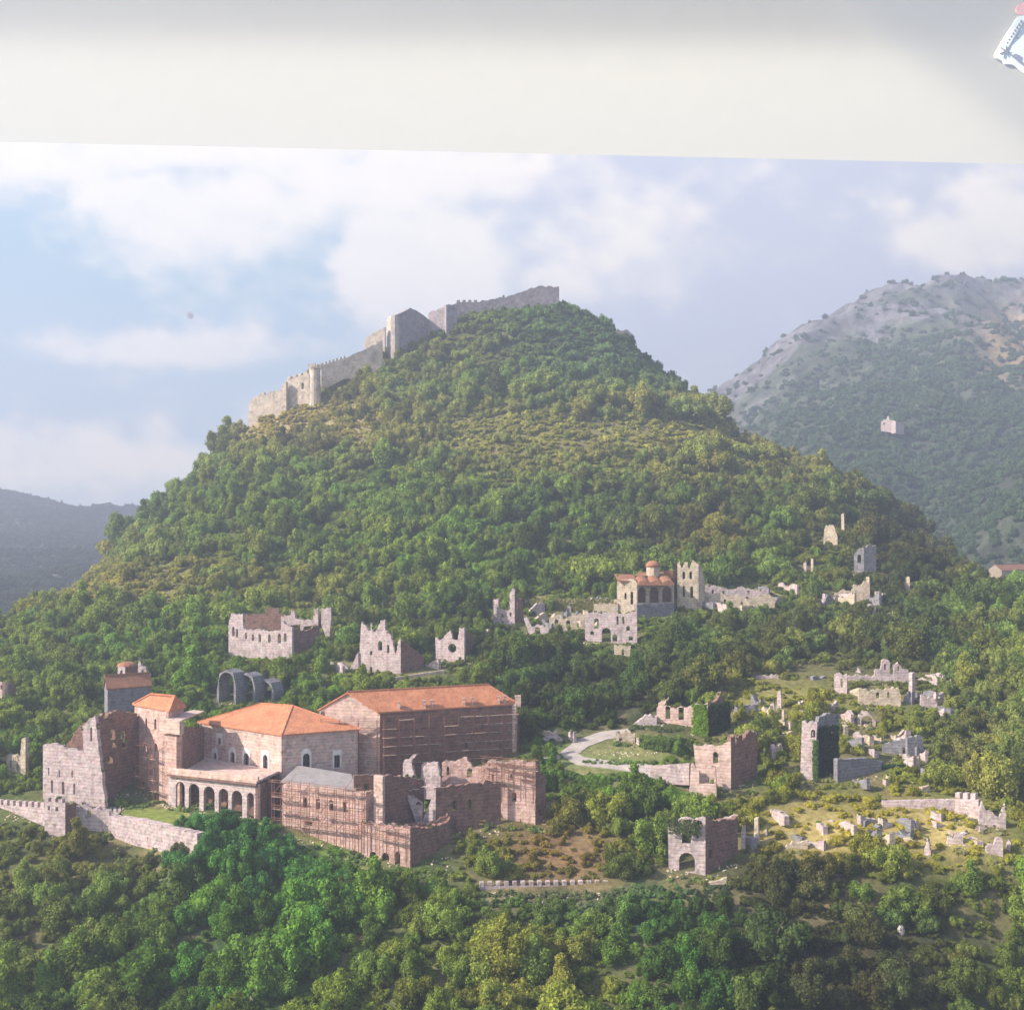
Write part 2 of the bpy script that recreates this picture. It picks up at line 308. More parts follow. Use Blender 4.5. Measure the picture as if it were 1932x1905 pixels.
def tint(px, py):
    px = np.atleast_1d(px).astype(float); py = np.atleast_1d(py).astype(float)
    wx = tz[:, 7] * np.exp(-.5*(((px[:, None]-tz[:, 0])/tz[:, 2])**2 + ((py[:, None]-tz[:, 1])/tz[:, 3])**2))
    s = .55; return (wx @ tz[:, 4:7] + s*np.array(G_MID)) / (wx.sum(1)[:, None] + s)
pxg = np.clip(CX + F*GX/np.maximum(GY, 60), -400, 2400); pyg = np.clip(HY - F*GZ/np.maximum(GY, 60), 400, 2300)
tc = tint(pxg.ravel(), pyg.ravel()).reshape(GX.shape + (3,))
n_ = fbm(GX/9, GY/9, 4, 21)[..., None]; n2_ = fbm(GX/30, GY/30, 4, 33)[..., None]
soil = tc*.8*(1-np.clip(n_*2.2-.8, 0, 1)) + np.array((.24, .19, .095))*np.clip(n_*2.2-.8, 0, 1)
soil = soil*(.75 + .5*n2_)
def box_mask(px, py, x0, y0, x1, y1, s=14): return 1/(1+np.exp(-(px-x0)/s))/(1+np.exp((px-x1)/s))/(1+np.exp(-(py-y0)/s))/(1+np.exp((py-y1)/s))
for (x0, y0, x1, y1, c) in ((1430, 1535, 1850, 1600, (.42, .33, .12)), (1380, 1300, 1580, 1345, (.28, .26, .07)), (960, 1570, 1150, 1670, (.22, .14, .07)), (1040, 1420, 1300, 1450, (.25, .27, .09)), (560, 1590, 690, 1625, (.17, .28, .05)),
                            (1000, 1130, 1170, 1150, (.30, .28, .10)), (1340, 1110, 1500, 1150, (.32, .29, .14)), (470, 760, 700, 820, (.36, .29, .15))):
    k = box_mask(pxg, pyg, x0, y0, x1, y1)[..., None]; soil = soil*(1-k) + np.array(c)*(.7+.6*n_)*k
terrain = grid_mesh('ground', GX, GY, GZ, vcolmat('hillside_soil'), soil)

# far mountain on the right, far hills on the left
mt = [(1250, 860, 1650), (1345, 752, 1600), (1400, 712, 1620), (1460, 672, 1640), (1540, 617, 1680), (1600, 578, 1720), (1650, 562, 1750), (1700, 551, 1770), (1735, 546, 1770), (1757, 534, 1760), (1800, 546, 1790), (1870, 550, 1830), (1940, 550, 1850), (2060, 560, 1850), (2250, 640, 1800)]
mc = []
for a, b, c in mt: mc.append(W(a, b, c)); p = P(a, b, c); mc += [(p.x+20, p.y+220, p.z-90), (p.x+40, p.y+500, p.z-240)]
mc += [W(*q) for q in ((1480, 740, 1420), (1600, 690, 1430), (1720, 620, 1540), (1790, 620, 1500), (1835, 655, 1400), (1880, 620, 1640), (1930, 640, 1620), (2080, 660, 1500), (1450, 830, 1200), (1600, 800, 1200), (1760, 780, 1190), (1900, 780, 1260), (2080, 800, 1150),
     (1550, 900, 1010), (1700, 900, 1000), (1850, 930, 1020), (1940, 870, 960), (2080, 880, 900), (1750, 1000, 930), (1830, 985, 860), (1940, 940, 800), (2060, 940, 760), (1800, 1080, 780), (1940, 1060, 700), (2080, 1080, 680), (1500, 1000, 950))]
mc += [(X, 560, -130) for X in (150, 350, 600, 900)] + [(X, 2600, -60) for X in (0, 600, 1200, 1900)] + [(60, Y, -140) for Y in (900, 1300, 1900)] + [(1900, Y, 120) for Y in (800, 1500)]
HM = tps_fit(mc, 1e-3)
X, Y = np.meshgrid(np.arange(100, 2000, 9.), np.arange(640, 2500, 9.))
rid = 1 - np.abs(2*fbm(X/170, Y/170, 6, 41) - 1)
Z = HM(X, Y) + (rid - .75)*75*np.clip((Y-800)/500, .25, 1) + (fbm(X/25, Y/25, 4, 50)-.5)*16
ed = np.clip(np.minimum.reduce([X-100, 2000-X, Y-640, 2500-Y])/140, 0, 1); Z = Z*ed - 178*(1-ed)
pm = CX + F*X/Y; qm = HY - F*Z/Y
silm = np.interp(pm, [a for a, b, c in mt], [b for a, b, c in mt])
rk = np.clip((silm + 95 - qm + 150*(fbm(X/60, Y/60, 5, 77)-.5)*2)/90, 0, 1)[..., None]; nn = fbm(X/18, Y/18, 4, 81)[..., None]
nn = np.clip(nn*.6 + .7*(1-np.abs(2*fbm(X/13+Z/9, Y/13, 4, 85)-1))[..., None] - .25, .1, 1.1)
colm = np.array((.085, .10, .068))*(.35+1.1*nn)*(1-rk) + np.array((.17, .16, .175))*(.05+1.7*nn)*rk
br = box_mask(pm, qm, 1860, 590, 2000, 720, 15)[..., None]; colm = colm*(1-br) + np.array((.33, .24, .14))*br
mount = grid_mesh('mountain', X, Y, Z, vcolmat('mountain_ground', bs=.05, dist=9, bump=.9, var=.55), colm)
MX, MY, MZ = X, Y, Z
hl = []
for a, b, c in ((-300, 905, 2300), (-100, 915, 2250), (0, 938, 2200), (60, 950, 2180), (150, 967, 2150), (215, 961, 2150), (255, 964, 2150), (400, 1000, 2150), (600, 1040, 2200)):
    hl.append(W(a, b, c)); p = P(a, b, c); hl += [(p.x-20, p.y+200, p.z-50), (p.x-40, p.y+500, p.z-120)]
hl += [W(*q) for q in ((-200, 990, 1700), (0, 1005, 1650), (150, 1010, 1700), (300, 1030, 1700), (-100, 1070, 1200), (50, 1060, 1250), (200, 1070, 1200), (-60, 1140, 900), (60, 1130, 920), (160, 1120, 950), (-200, 1200, 760), (0, 1200, 740))]
HL = tps_fit(hl, 1e-3)
X, Y = np.meshgrid(np.arange(-1900, -60, 10.), np.arange(640, 2700, 10.))
Z = HL(X, Y) + (1-np.abs(2*fbm(X/200, Y/200, 5, 61)-1)-.75)*45 + (fbm(X/25, Y/25, 3, 66)-.5)*6
ed = np.clip(np.minimum.reduce([X+1900, -60-X, Y-640, 2700-Y])/160, 0, 1); Z = Z*ed - 178*(1-ed)
nn = fbm(X/22, Y/22, 4, 91)[..., None]
hills = grid_mesh('hills', X, Y, Z, vcolmat('far_hill_ground', bs=.05, dist=7, bump=.8, var=.5), np.array((.13, .125, .10))*(.5+nn))
LX, LY, LZ = X, Y, Z

# ------------------------------------------------------------------ walls drawn in elevation on their own vertical plane
TOPS = []
PZ = []          # keep-clear zones for vegetation in front of masonry
def plane_uv(px, py, A, B):
    a = Vector(((A[0]-CX)/F*A[1], A[1])); b = Vector(((B[0]-CX)/F*B[1], B[1])); d = b - a; k = (px-CX)/F
    t = (k*a.y - a.x) / (d.x - k*d.y); Yp = a.y + t*d.y
    return t*d.length, (HY-py)/F*Yp
def slab(loops, a, d, back, mb):
    """loops: outer + holes in (s,z); a: origin xy; d: unit dir xy; back: thickness vector"""
    def w3(s, z): return Vector((a.x + d.x*s, a.y + d.y*s, z))
    L3 = [[w3(*q) for q in lp] for lp in loops]; flatp = [q for lp in L3 for q in lp]
    tris = tessellate_polygon(L3); n = len(mb.v); k = len(flatp)
    mb.v += [tuple(q) for q in flatp] + [tuple(q + back) for q in flatp]
    for t in tris:
        u, v, x = (flatp[i] for i in t)
        if (v-u).cross(x-u).dot(back) > 0: t = (t[0], t[2], t[1])
        mb.f.append(tuple(n+i for i in t)); mb.f.append(tuple(n+k+i for i in reversed(t)))
    o = n
    for lp in loops:
        m = len(lp)
        for i in range(m): j = (i+1) % m; mb.f.append((o+i, o+j, o+k+j, o+k+i))
        o += m
def arch_loop(x0, x1, z0, z1, kind):
    if kind == 'rect': return [(x0, z0), (x1, z0), (x1, z1), (x0, z1)]
    if kind == 'round':
        return [((x0+x1)/2 + (x1-x0)/2*math.cos(t), (z0+z1)/2 + (z1-z0)/2*math.sin(t)) for t in np.linspace(0, 2*math.pi, 13)[:-1]]
    r = (x1-x0)/2; zs = max(z1 - r*(1.25 if kind == 'point' else 1), z0 + .05); pts = [(x0, z0), (x1, z0)]
    for t in np.linspace(0, math.pi, 9): pts.append(((x0+x1)/2 + r*math.cos(t), zs + (z1-zs)*math.sin(t)))
    return pts
def rough_line(pts, amp, step):
    out = []
    for (x0, z0), (x1, z1) in zip(pts[:-1], pts[1:]):
        L = math.hypot(x1-x0, z1-z0); n = max(1, int(L/step)); out.append((x0, z0))
        for i in range(1, n):
            t = i/n; out.append((x0+(x1-x0)*t + (random.uniform(-.3, .3)*amp if abs(x1-x0) > 1e-3 else random.uniform(-.3, .3)*amp), z0+(z1-z0)*t + random.uniform(-1, .6)*amp))
    out.append(pts[-1]); return out
def wall(name, A, B, top, bottom, mat, parent=None, holes=(), thick=.9, amp=.28, sink=2.5, clear=True, step=.65, mb=None):
    """A,B=(px,Y) ends of the wall plane. top/bottom profiles in picture units left to right. holes=(px,ytop,w,h,kind)"""
    a = Vector(((A[0]-CX)/F*A[1], A[1])); b = Vector(((B[0]-CX)/F*B[1], B[1])); d = (b-a).normalized()
    back = Vector((-d.y, d.x, 0)); back = back if back.y > 0 else -back
    T = [plane_uv(x, y, A, B) for x, y in top]; Bt = [plane_uv(x, y, A, B) for x, y in bottom]
    T = rough_line(T, amp, step) if amp else T
    Bt = [(s, z-sink) for s, z in Bt]
    if amp > .2 and A[1] < 480:
        for s_, z_ in T:
            if random.random() < .16: TOPS.append((a.x+d.x*s_+back.x*.5, a.y+d.y*s_+back.y*.5, z_))
    outer = Bt + T[::-1]
    s0 = min(q[0] for q in outer) + .12; s1 = max(q[0] for q in outer) - .12
    hl_ = []
    for (hx, hy, hw, hh, kd) in holes:
        x0, _ = plane_uv(hx-hw/2, hy, A, B); x1, _ = plane_uv(hx+hw/2, hy, A, B); _, z1 = plane_uv(hx, hy, A, B); _, z0 = plane_uv(hx, hy+hh, A, B)
        if x0 < s0 or x1 > s1: continue
        hl_.append(arch_loop(x0, x1, z0, z1, kd))
    own = mb is None
    if own: mb = MB()
    slab([outer] + hl_, a, d, back*thick, mb)
    if clear:
        Ym = min(A[1], B[1]); xs = [q[0] for q in top]; ys = [q[1] for q in top]; yb = [q[1] for q in bottom]
        PZ.append((min(xs), min(ys), max(xs), max(yb) - 7, Ym, max(A[1], B[1]) + 3))
    if own: return mb.build(name, mat, parent)
def merlons(x0, y0, x1, y1, n, h, duty=.55):
    pts = []; 
    for i in range(n):
        a = i/n; b = (i+duty)/n; c = (i+1)/n
        for t, hh in ((a, h), (b, h), (b, 0), (c, 0)): pts.append((x0+(x1-x0)*t + (.01 if hh == 0 else 0), y0+(y1-y0)*t - hh))
    return pts
def lit_w(x0, x1, Y, k=.5): return (x0, Y + (x1-x0)/F*Y*k), (x1, Y)
def sid_w(x0, x1, Y, k=1.3): return (x0, Y), (x1, Y + (x1-x0)/F*Y*k)
FIXED = ('buttressed', 'roofless ruin of', 'tall pink ruined', 'square keep', 'tall roofless palace', 'roofless gatehouse')
def ruin(name, label, cat, walls, mat='pale', group=None):
    """walls: dicts kind lit|side|flat, x0,x1,Y, top,bot,holes"""
    w0 = walls[0]; base = P((w0['x0']+w0['x1'])/2, w0['bot'][0][1], w0['Y'])
    r = empty(name, base, label, cat, group)
    for q in walls:
        dY = D(max(b_[1] for b_ in q['bot']))
        if not any(f_ in label for f_ in FIXED) and abs(dY - q['Y']) > 5 and q['bot'][0][1] > 1000: q['Y'] = dY
        k = q.get('k'); kind = q.get('kind', 'lit')
        if kind == 'lit': A, B = lit_w(q['x0'], q['x1'], q['Y'], .5 if k is None else k)
        elif kind == 'side': A, B = sid_w(q['x0'], q['x1'], q['Y'], 1.3 if k is None else k)
        else: A, B = (q['x0'], q['Y']), (q['x1'], q['Y'])
        wall(q.get('name', 'wall'), A, B, q['top'], q['bot'], M[q.get('mat', mat)], r, q.get('holes', ()), q.get('th', 1.1), q.get('amp', .5), q.get('sink', 2.5), q.get('clear', True))
    return r

def add_uv(o, dirs):
    """planar uv: u along dirs per face so that tile ribs run down the slope"""
    me = o.data; uv = me.uv_layers.new(name='UVMap')
    for p in me.polygons:
        n = p.normal; h = Vector((-n.y, n.x, 0)); h = h.normalized() if h.length > 1e-4 else Vector((1, 0, 0)); s = n.cross(h)
        for li in p.loop_indices:
            c = me.vertices[me.loops[li].vertex_index].co; uv.data[li].uv = (c.dot(h)*1.6, c.dot(s)*1.6)
def roof(name, faces, mat, parent, th=.35):
    mb = MB()
    for f in faces: mb.prism(f, (0, 0, -th))
    o = mb.build(name, mat, parent); add_uv(o, None); return o

# window with its pale surround and dark pane
def window(parent, A, B, hx, hy, hw, hh, kind='arch', surround=True, grow=3.0):
    a = Vector(((A[0]-CX)/F*A[1], A[1])); b = Vector(((B[0]-CX)/F*B[1], B[1])); d = (b-a).normalized()
    back = Vector((-d.y, d.x, 0)); back = back if back.y > 0 else -back
    def lp(g, gt):
        x0, _ = plane_uv(hx-hw/2-g, hy, A, B); x1, _ = plane_uv(hx+hw/2+g, hy, A, B); _, z1 = plane_uv(hx, hy-gt, A, B); _, z0 = plane_uv(hx, hy+hh, A, B); return x0, x1, z0, z1
    x0, x1, z0, z1 = lp(0, 0)
    inner = arch_loop(x0, x1, z0+.02, z1, kind)
    f = parent
    if surround:
        X0, X1, Z0, Z1 = lp(grow, grow*3.2); outer = arch_loop(X0, X1, z0-.15, Z1, kind)
        mb = MB(); af = a - Vector((back.x, back.y))*.12
        slab([outer, inner], af, d, back*.22, mb); f = mb.build('window', M['white'], parent)
    mb = MB(); ab = a + Vector((back.x, back.y))*.5
    slab([arch_loop(x0-.1, x1+.1, z0-.1, z1+.1, kind)], ab, d, back*.06, mb)
    p = mb.build('pane' if surround else 'window', M['glass'], f)
    # bars
    mb = MB(); am = a + Vector((back.x, back.y))*.4
    xm = (x0+x1)/2; q = lambda s, z: Vector((am.x + d.x*s, am.y + d.y*s, z))
    mb.bar(q(xm, z0), q(xm, z1-.1), .05); mb.bar(q(x0, (z0+z1)/2), q(x1, (z0+z1)/2), .05)
    mb.build('glazing_bar', M['brown'], f)

def house(name, label, Lc, C, R, base_py, mat, roofmat, ridge=None, rise=4.5, kind='hip', holesL=(), holesR=(), sur=True, cat='building', over=.7, matR=None):
    """Lc=(px,py eave) C=(px,py,Y) R=(px,py): eave corners; all at one eave height"""
    z = (HY-C[1])/F*C[2]; YL = z*F/(HY-Lc[1]); YR = z*F/(HY-R[1])
    c = P(C[0], C[1], C[2]); l = P(Lc[0], Lc[1], YL); r_ = P(R[0], R[1], YR); k = l + r_ - c
    root = empty(name, (c.x, c.y, (HY-base_py)/F*C[2]), label, cat)
    A, B = (Lc[0], YL), (C[0], C[2]); A2, B2 = (C[0], C[2]), (R[0], YR)
    zb = (HY-base_py)/F*C[2]
    def py_at(zv, Y): return HY - zv*F/Y
    gl = kind == 'gableL'
    zr = z + rise
    topL = [(Lc[0], Lc[1]), (C[0], C[1])]
    if gl:
        m = (l + c)/2; pm_ = CX + F*m.x/m.y; topL = [(Lc[0], Lc[1]), (pm_, py_at(zr, m.y)), (C[0], C[1])]
    wall('wall', A, B, topL, [(Lc[0], py_at(zb, YL)), (C[0], base_py)], M[mat], root, holesL, .8, 0, 1.5)
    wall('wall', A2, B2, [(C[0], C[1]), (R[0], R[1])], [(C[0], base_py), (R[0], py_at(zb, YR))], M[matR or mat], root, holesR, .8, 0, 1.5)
    for p0, p1 in ((r_, k), (k, l)):
        mb = MB(); dv = (p1-p0).normalized(); inn = Vector((dv.y, -dv.x, 0)); cc = (c+l+r_+k)/4; inn = inn if (cc-p0).dot(inn) > 0 else -inn
        mb.prism([Vector((p0.x, p0.y, zb-2)), Vector((p1.x, p1.y, zb-2)), Vector((p1.x, p1.y, z-.02)), Vector((p0.x, p0.y, z-.02))], inn*.8); mb.build('wall', M[mat], root)
    for hs, a_, b_ in ((holesL, A, B), (holesR, A2, B2)):
        for h in hs: window(root, a_, b_, h[0], h[1], h[2], h[3], h[4] if len(h) > 4 else 'arch', sur)
    # roof
    ce = (c+l+r_+k)/4
    def out(p):
        v = p - ce; v.z = 0; return p + v.normalized()*over - Vector((0, 0, .12))
    l2, c2, r2, k2 = out(l), out(c), out(r_), out(k)
    up = Vector((0, 0, .3)); l2 += up; c2 += up; r2 += up; k2 += up
    if kind == 'hip':
        if ridge: (ax, bx) = ridge; ra = P(ax[0], ax[1], zr*F/(HY-ax[1])); rb = P(bx[0], bx[1], zr*F/(HY-bx[1]))
        else:
            ra = (l+k)/2*.35 + ce*.65; rb = (c+r_)/2*.35 + ce*.65
        ra.z = rb.z = zr
        # ra nearer l/k end, rb nearer c/r
        faces = [[l2, c2, rb, ra], [c2, r2, rb], [r2, k2, ra, rb], [k2, l2, ra]]
    elif kind == 'gableL':
        ra = (l2+c2)/2; rb = (r2+k2)/2; ra.z = rb.z = zr + .25
        faces = [[c2, r2, rb, ra], [k2, l2, ra, rb]]
        mb = MB(); mb.prism([r_, k, Vector(((r_+k)/2).to_tuple()[:2] + (zr,))], (ce-(r_+k)/2).normalized()*.7); mb.build('wall', M[mat], root)
    rf = roof('roof', faces, M[roofmat], root)
    mb = MB(); mb.bar(ra + Vector((0, 0, .1)), rb + Vector((0, 0, .1)), .17)
    if kind == 'hip':
        for p0, p1 in ((c2, rb), (l2, ra), (r2, rb)): mb.bar(p0 + Vector((0, 0, .05)), p1 + Vector((0, 0, .08)), .13)
    mb.build('ridge_tiles', M[roofmat], rf)
    return root, (c, l, r_, k, z, zr, ra, rb)

def scaffold(label, A, B, y_top, y_bot, levels, off=1.1, group='scaffolds round the palace walls', bay=2.4):
    """tube scaffold standing off the wall plane A-B; y_top/y_bot given at end B"""
    a = P(A[0], HY, A[1]); b = P(B[0], HY, B[1]); zt = (HY-y_top)/F*B[1]; zb = (HY-y_bot)/F*B[1]
    d = (b-a); L = d.length; d.normalize(); n = Vector((d.y, -d.x, 0)); n = n if n.y < 0 else -n
    root = empty('scaffold', (a.x, a.y, zb), label, 'scaffold', group)
    nb = max(2, int(L/bay)); 
    for i in range(nb+1):
        for o in (off, off+.95):
            p = a + d*(L*i/nb) + n*(o-.55); mb = MB(); mb.bar((p.x, p.y, zb-2), (p.x, p.y, zt+random.uniform(.3, 1.1)), .055); mb.build('pole', M['pole'], root)
    for k in range(levels):
        z = zb + (zt-zb)*(k+1)/levels; e = random.uniform(-.6, .6)
        p = a + n*(off-.1) - d*(.4+e); q = b + n*(off-.1) + d*(.5-e); p.z = q.z = z
        for i in range(nb):
            if random.random() < .72:
                mb = MB()
                u = p.lerp(q, i/nb); v = p.lerp(q, (i+1)/nb-.01); u = u + Vector((0, 0, random.uniform(-.05, .05))); mb.box((u+v)/2, (v-u), n*random.uniform(.6, .9), (0, 0, .07)); mb.build('platform', M['plank'], root)
            if random.random() < .25:
                mb = MB(); u = p.lerp(q, i/nb)+n*.5; v = p.lerp(q, (i+1)/nb)+n*.5; mb.bar(u, v+Vector((0, 0, (zt-zb)/levels)), .04); mb.build('brace', M['pole'], root)
        mb = MB(); o2 = n*.47
        for hh in (.55, 1.05): mb.bar(p+o2+Vector((0, 0, hh)), q+o2+Vector((0, 0, hh)), .045)
        mb.build('guard_rail', M['pole'], root)
    return root

# ------------------------------------------------------------------ the palace
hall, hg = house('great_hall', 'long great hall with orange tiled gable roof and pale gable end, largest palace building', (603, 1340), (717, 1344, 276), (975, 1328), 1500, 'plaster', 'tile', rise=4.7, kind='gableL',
      holesR=((880, 1400, 5, 10, 'rect'), (945, 1402, 5, 10, 'rect')), sur=False, cat='building', matR='brown')  # lighter lit gable, darker long side: light and shade painted by material
c, l, r_, k, z, zr, ra, rb = hg
for i, t in enumerate((.13, .31, .365, .60, .66, .86, .91)):       # chimneys along the front eave
    p = c.lerp(r_, t) + Vector((0, .5, 0)); mb = MB(); mb.box(p + Vector((0, 0, .9)), (.7, 0, 0), (0, .7, 0), (0, 0, 2.6)); mb.box(p + Vector((0, 0, 2.3)), (.95, 0, 0), (0, .95, 0), (0, 0, .25)); mb.build('chimney', M['pink'], hall)
mb = MB(); mb.box(r_ + Vector((.3, 0, .8)), (1.6, 0, 0), (0, 1.2, 0), (0, 0, 3)); mb.build('parapet', M['plaster'], hall)
hip, hg2 = house('palace_house', 'square palace house with orange hip roof and arched windows above the arcade', (376, 1363), (531, 1386, 266), (675, 1376), 1500, 'plaster', 'tile', ridge=((492, 1327), (552, 1331)), rise=5.1,
      holesL=((406, 1419, 6, 20, 'arch'), (439, 1418, 8, 34, 'arch'), (465, 1420, 9.5, 27, 'arch'), (501, 1423, 9.5, 28, 'arch'), (414, 1392, 6, 12, 'rect')), holesR=((578, 1421, 13, 28, 'arch'), (636, 1424, 11, 24, 'rect')))
tower, tg = house('palace_tower', 'tall narrow pink palace tower with small orange hip roof behind scaffolding', (254, 1329), (318, 1341, 268), (347, 1334), 1530, 'pink', 'tile', rise=3.2,
      ridge=((284, 1309), (330, 1313)), holesL=((276, 1355, 3.5, 18, 'arch'), (293, 1356, 4, 20, 'arch'), (272, 1400, 4, 17, 'arch'), (294, 1402, 4, 15, 'arch')), sur=False)
ann = empty('palace_annex', P(330, 1525, 264), 'pink lean-to block with white balcony parapet between tower and hip roofed house', 'building')
A, B = (296, 268), (339, 264)
wall('wall', A, B, [(300, 1384), (339, 1386)], [(300, 1522), (339, 1526)], M['pink'], ann, (), .8, .1)
wall('wall', (339, 264), (385, 281), [(339, 1370), (385, 1372)], [(339, 1450), (385, 1440)], M['brown'], ann, (), .8, .05)
wall('parapet', (296, 266.6), (339, 262.6), [(300, 1357), (339, 1360)], [(300, 1381), (339, 1386)], M['plaster'], ann, (), 1.2, .05, 0)
mb = MB(); p0 = P(300, 1362, 268); p1 = P(339, 1362, 264); p2 = P(385, 1362, 281); zz = p1.z
mb.prism([(p0.x, p0.y+1, zz), (p1.x, p1.y+1, zz), (p2.x, p2.y, zz), (p0.x+4, p2.y+2, zz)], (0, 0, .3)); mb.build('terrace', M['plaster'], ann)
# arcade
arc = empty('arcade', P(405, 1540, 256), 'pale arcade of six round arches with flat terrace roof above the lawn', 'arcade')
zt = (HY-1477)/F*254; YL = zt*F/(HY-1459); A, B = (318, YL), (487, 254)
wall('wall', A, B, [(318, 1462), (487, 1480)], [(318, 1524), (487, 1548)], M['pale'], arc, [(340, 1474, 17, 56, 'arch'), (366, 1478, 20, 54, 'arch'), (394.5, 1483, 21, 56, 'arch'), (421.5, 1487, 18, 52, 'arch'), (447, 1491, 20, 56, 'arch'), (472.5, 1495, 13, 52, 'arch')], .8, 0)
a = P(318, 1459, YL); b = P(487, 1477, 254); bk = (hg2[0] - b); bk.z = 0; e = (a-b); 
mb = MB(); q0, q1, q2, q3 = a, b, Vector((hg2[0].x-.5, hg2[0].y-.2, zt)), Vector((hg2[1].x, hg2[1].y, zt)); n_o = Vector((-.25, -.6, 0))
mb.prism([q0+n_o, q1+n_o, q2, q3], (0, 0, .55)); mb.build('terrace', M['plaster'], arc)
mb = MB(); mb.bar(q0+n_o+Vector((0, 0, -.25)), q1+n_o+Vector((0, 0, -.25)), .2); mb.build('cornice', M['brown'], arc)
mb = MB(); mb.prism([q0+n_o*.2+Vector((0, 0, .56)), q1+n_o*.2+Vector((0, 0, .56)), q1+n_o*.2+Vector((0, 0, 1.5)), q0+n_o*.2+Vector((0, 0, 1.5))], (.2, .5, 0)); mb.build('parapet', M['plaster'], arc)
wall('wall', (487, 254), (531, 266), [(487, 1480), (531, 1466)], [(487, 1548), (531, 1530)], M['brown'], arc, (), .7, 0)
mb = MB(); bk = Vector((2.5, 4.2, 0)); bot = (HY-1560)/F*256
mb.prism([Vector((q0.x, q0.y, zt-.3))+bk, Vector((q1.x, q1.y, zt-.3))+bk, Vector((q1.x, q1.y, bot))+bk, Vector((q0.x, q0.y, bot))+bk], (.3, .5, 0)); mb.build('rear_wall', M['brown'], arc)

# left ruined wing
ruin('ruined_palace_wing', 'tall roofless palace wing with pale curved front and dark side wall full of windows', 'ruin', [
  dict(x0=80, x1=198, Y=263, k=.35, top=[(81, 1405), (105, 1403), (120, 1408), (145, 1412), (157, 1420), (156, 1368), (168, 1355), (180, 1350), (185, 1400), (198, 1516)], bot=[(81, 1518), (198, 1517)],
       holes=[(98, 1471, 4, 24, 'arch'), (119, 1474, 5, 24, 'arch'), (140, 1478, 4, 20, 'arch'), (92, 1448, 2.5, 14, 'rect'), (112, 1452, 2.5, 14, 'rect'), (136, 1453, 2.5, 14, 'rect'), (172, 1372, 4, 26, 'arch')]),
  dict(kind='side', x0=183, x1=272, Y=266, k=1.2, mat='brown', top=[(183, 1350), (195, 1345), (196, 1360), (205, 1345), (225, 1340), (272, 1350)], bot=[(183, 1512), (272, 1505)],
       holes=[(213, 1373, 9, 22, 'arch'), (215, 1398, 8, 12, 'arch'), (231, 1375, 10, 18, 'arch'), (236, 1392, 12, 20, 'arch'), (208, 1424, 10, 16, 'arch')]),
  dict(x0=126, x1=182, Y=272, k=.3, mat='brown', top=[(126, 1403), (150, 1367), (182, 1352)], bot=[(126, 1500), (182, 1505)])])
house('chapel', 'small dark stone chapel standing above the ruined palace wing', (197, 1296), (203, 1300, 300), (284, 1294), 1335, 'grey', 'oldtile', rise=3.2, kind='gableL', sur=False, cat='chapel', over=.4)
lant = ruin('bell_tower', 'stubby domed bell tower rising behind the small dark chapel', 'bell tower', [
  dict(x0=222, x1=236, Y=306, top=[(222, 1258), (236, 1256)], bot=[(222, 1294), (236, 1296)], holes=[(229, 1264, 5, 14, 'arch')], amp=.05),
  dict(kind='side', x0=236, x1=260, Y=306, mat='brown', top=[(236, 1256), (260, 1254)], bot=[(236, 1296), (260, 1290)], amp=.05)])
mb = MB(); cp = P(240, 1256, 309); r0 = 2.9
for i in range(5):
    t0 = i/5*math.pi/2; t1 = (i+1)/5*math.pi/2
    for j in range(12):
        a0 = j*math.pi/6; a1 = a0+math.pi/6; q = lambda t, a: cp + Vector((r0*math.cos(t)*math.cos(a), r0*math.cos(t)*math.sin(a), 1.3*math.sin(t)))
        mb.quad(q(t0, a0), q(t0, a1), q(t1, a1), q(t1, a0))
o = mb.build('dome', M['oldtile'], lant)
ruin('gable_fragment', 'pale pointed gable fragment standing to the right of the bell tower', 'ruin', [dict(x0=260, x1=284, Y=303, k=.2, top=[(260, 1262), (262, 1240), (266, 1255), (274, 1256), (284, 1284)], bot=[(260, 1300), (284, 1300)], holes=[(269, 1263, 4, 10, 'arch')])])

# scaffolded lower block
lower = empty('scaffolded_wing', P(620, 1590, 250), 'pink lower palace wing with grey sheet roof behind bands of scaffolding', 'building')
YL = 256.; zt = (HY-1487)/F*246; 
A, B = (520, 256), (690, 246)
wall('wall', A, B, [(532, 1480), (545, 1477), (672, 1492), (690, 1494)], [(532, 1572), (690, 1598)], M['pink'], lower, [(575, 1503, 7, 20, 'rect'), (600, 1506, 7, 20, 'rect'), (625, 1509, 7, 20, 'rect'), (582, 1548, 14, 12, 'rect'), (650, 1512, 7, 20, 'rect')], .8, .05)
e0 = P(530, 1473, 257); e1 = P(672, 1489, 246.5); g1 = P(663, 1460, 257.); g0 = P(562, 1450, 268); g1.z = g0.z = max(g0.z, g1.z); 
rf = roof('roof', [[e0, e1, g1, g0]], M['greytile'], lower)
wall('wall', (690, 246.5), (706, 249), [(690, 1494), (706, 1490)], [(690, 1600), (706, 1594)], M['pink'], lower, (), .8, .05)
wall('wall', (672, 247.5), (722, 250), [(668, 1462), (722, 1461)], [(668, 1500), (722, 1500)], M['brown'], lower, [(691, 1477, 10, 20, 'arch')], .8, .1, 0)
wall('pier', (705, 247), (722, 246), [(705, 1462), (722, 1464)], [(705, 1560), (722, 1560)], M['plaster'], lower, (), 1.0, .1)
scaffold('scaffold of long plank bands across the wing with the grey sheet roof', (520, 255), (690, 245), 1494, 1592, 4)
scaffold('narrow scaffold against the left flank of the palace tower', (266, 273), (300, 267), 1412, 1512, 5)
scaffold('tall scaffold covering the shaded long side of the great hall', (722, 275.5), (972, 287), 1346, 1440, 6, bay=3.6)
scaffold('scaffold against the pale gable end of the great hall', (606, 275.6), (712, 275.9), 1362, 1470, 6, off=.9, bay=4)
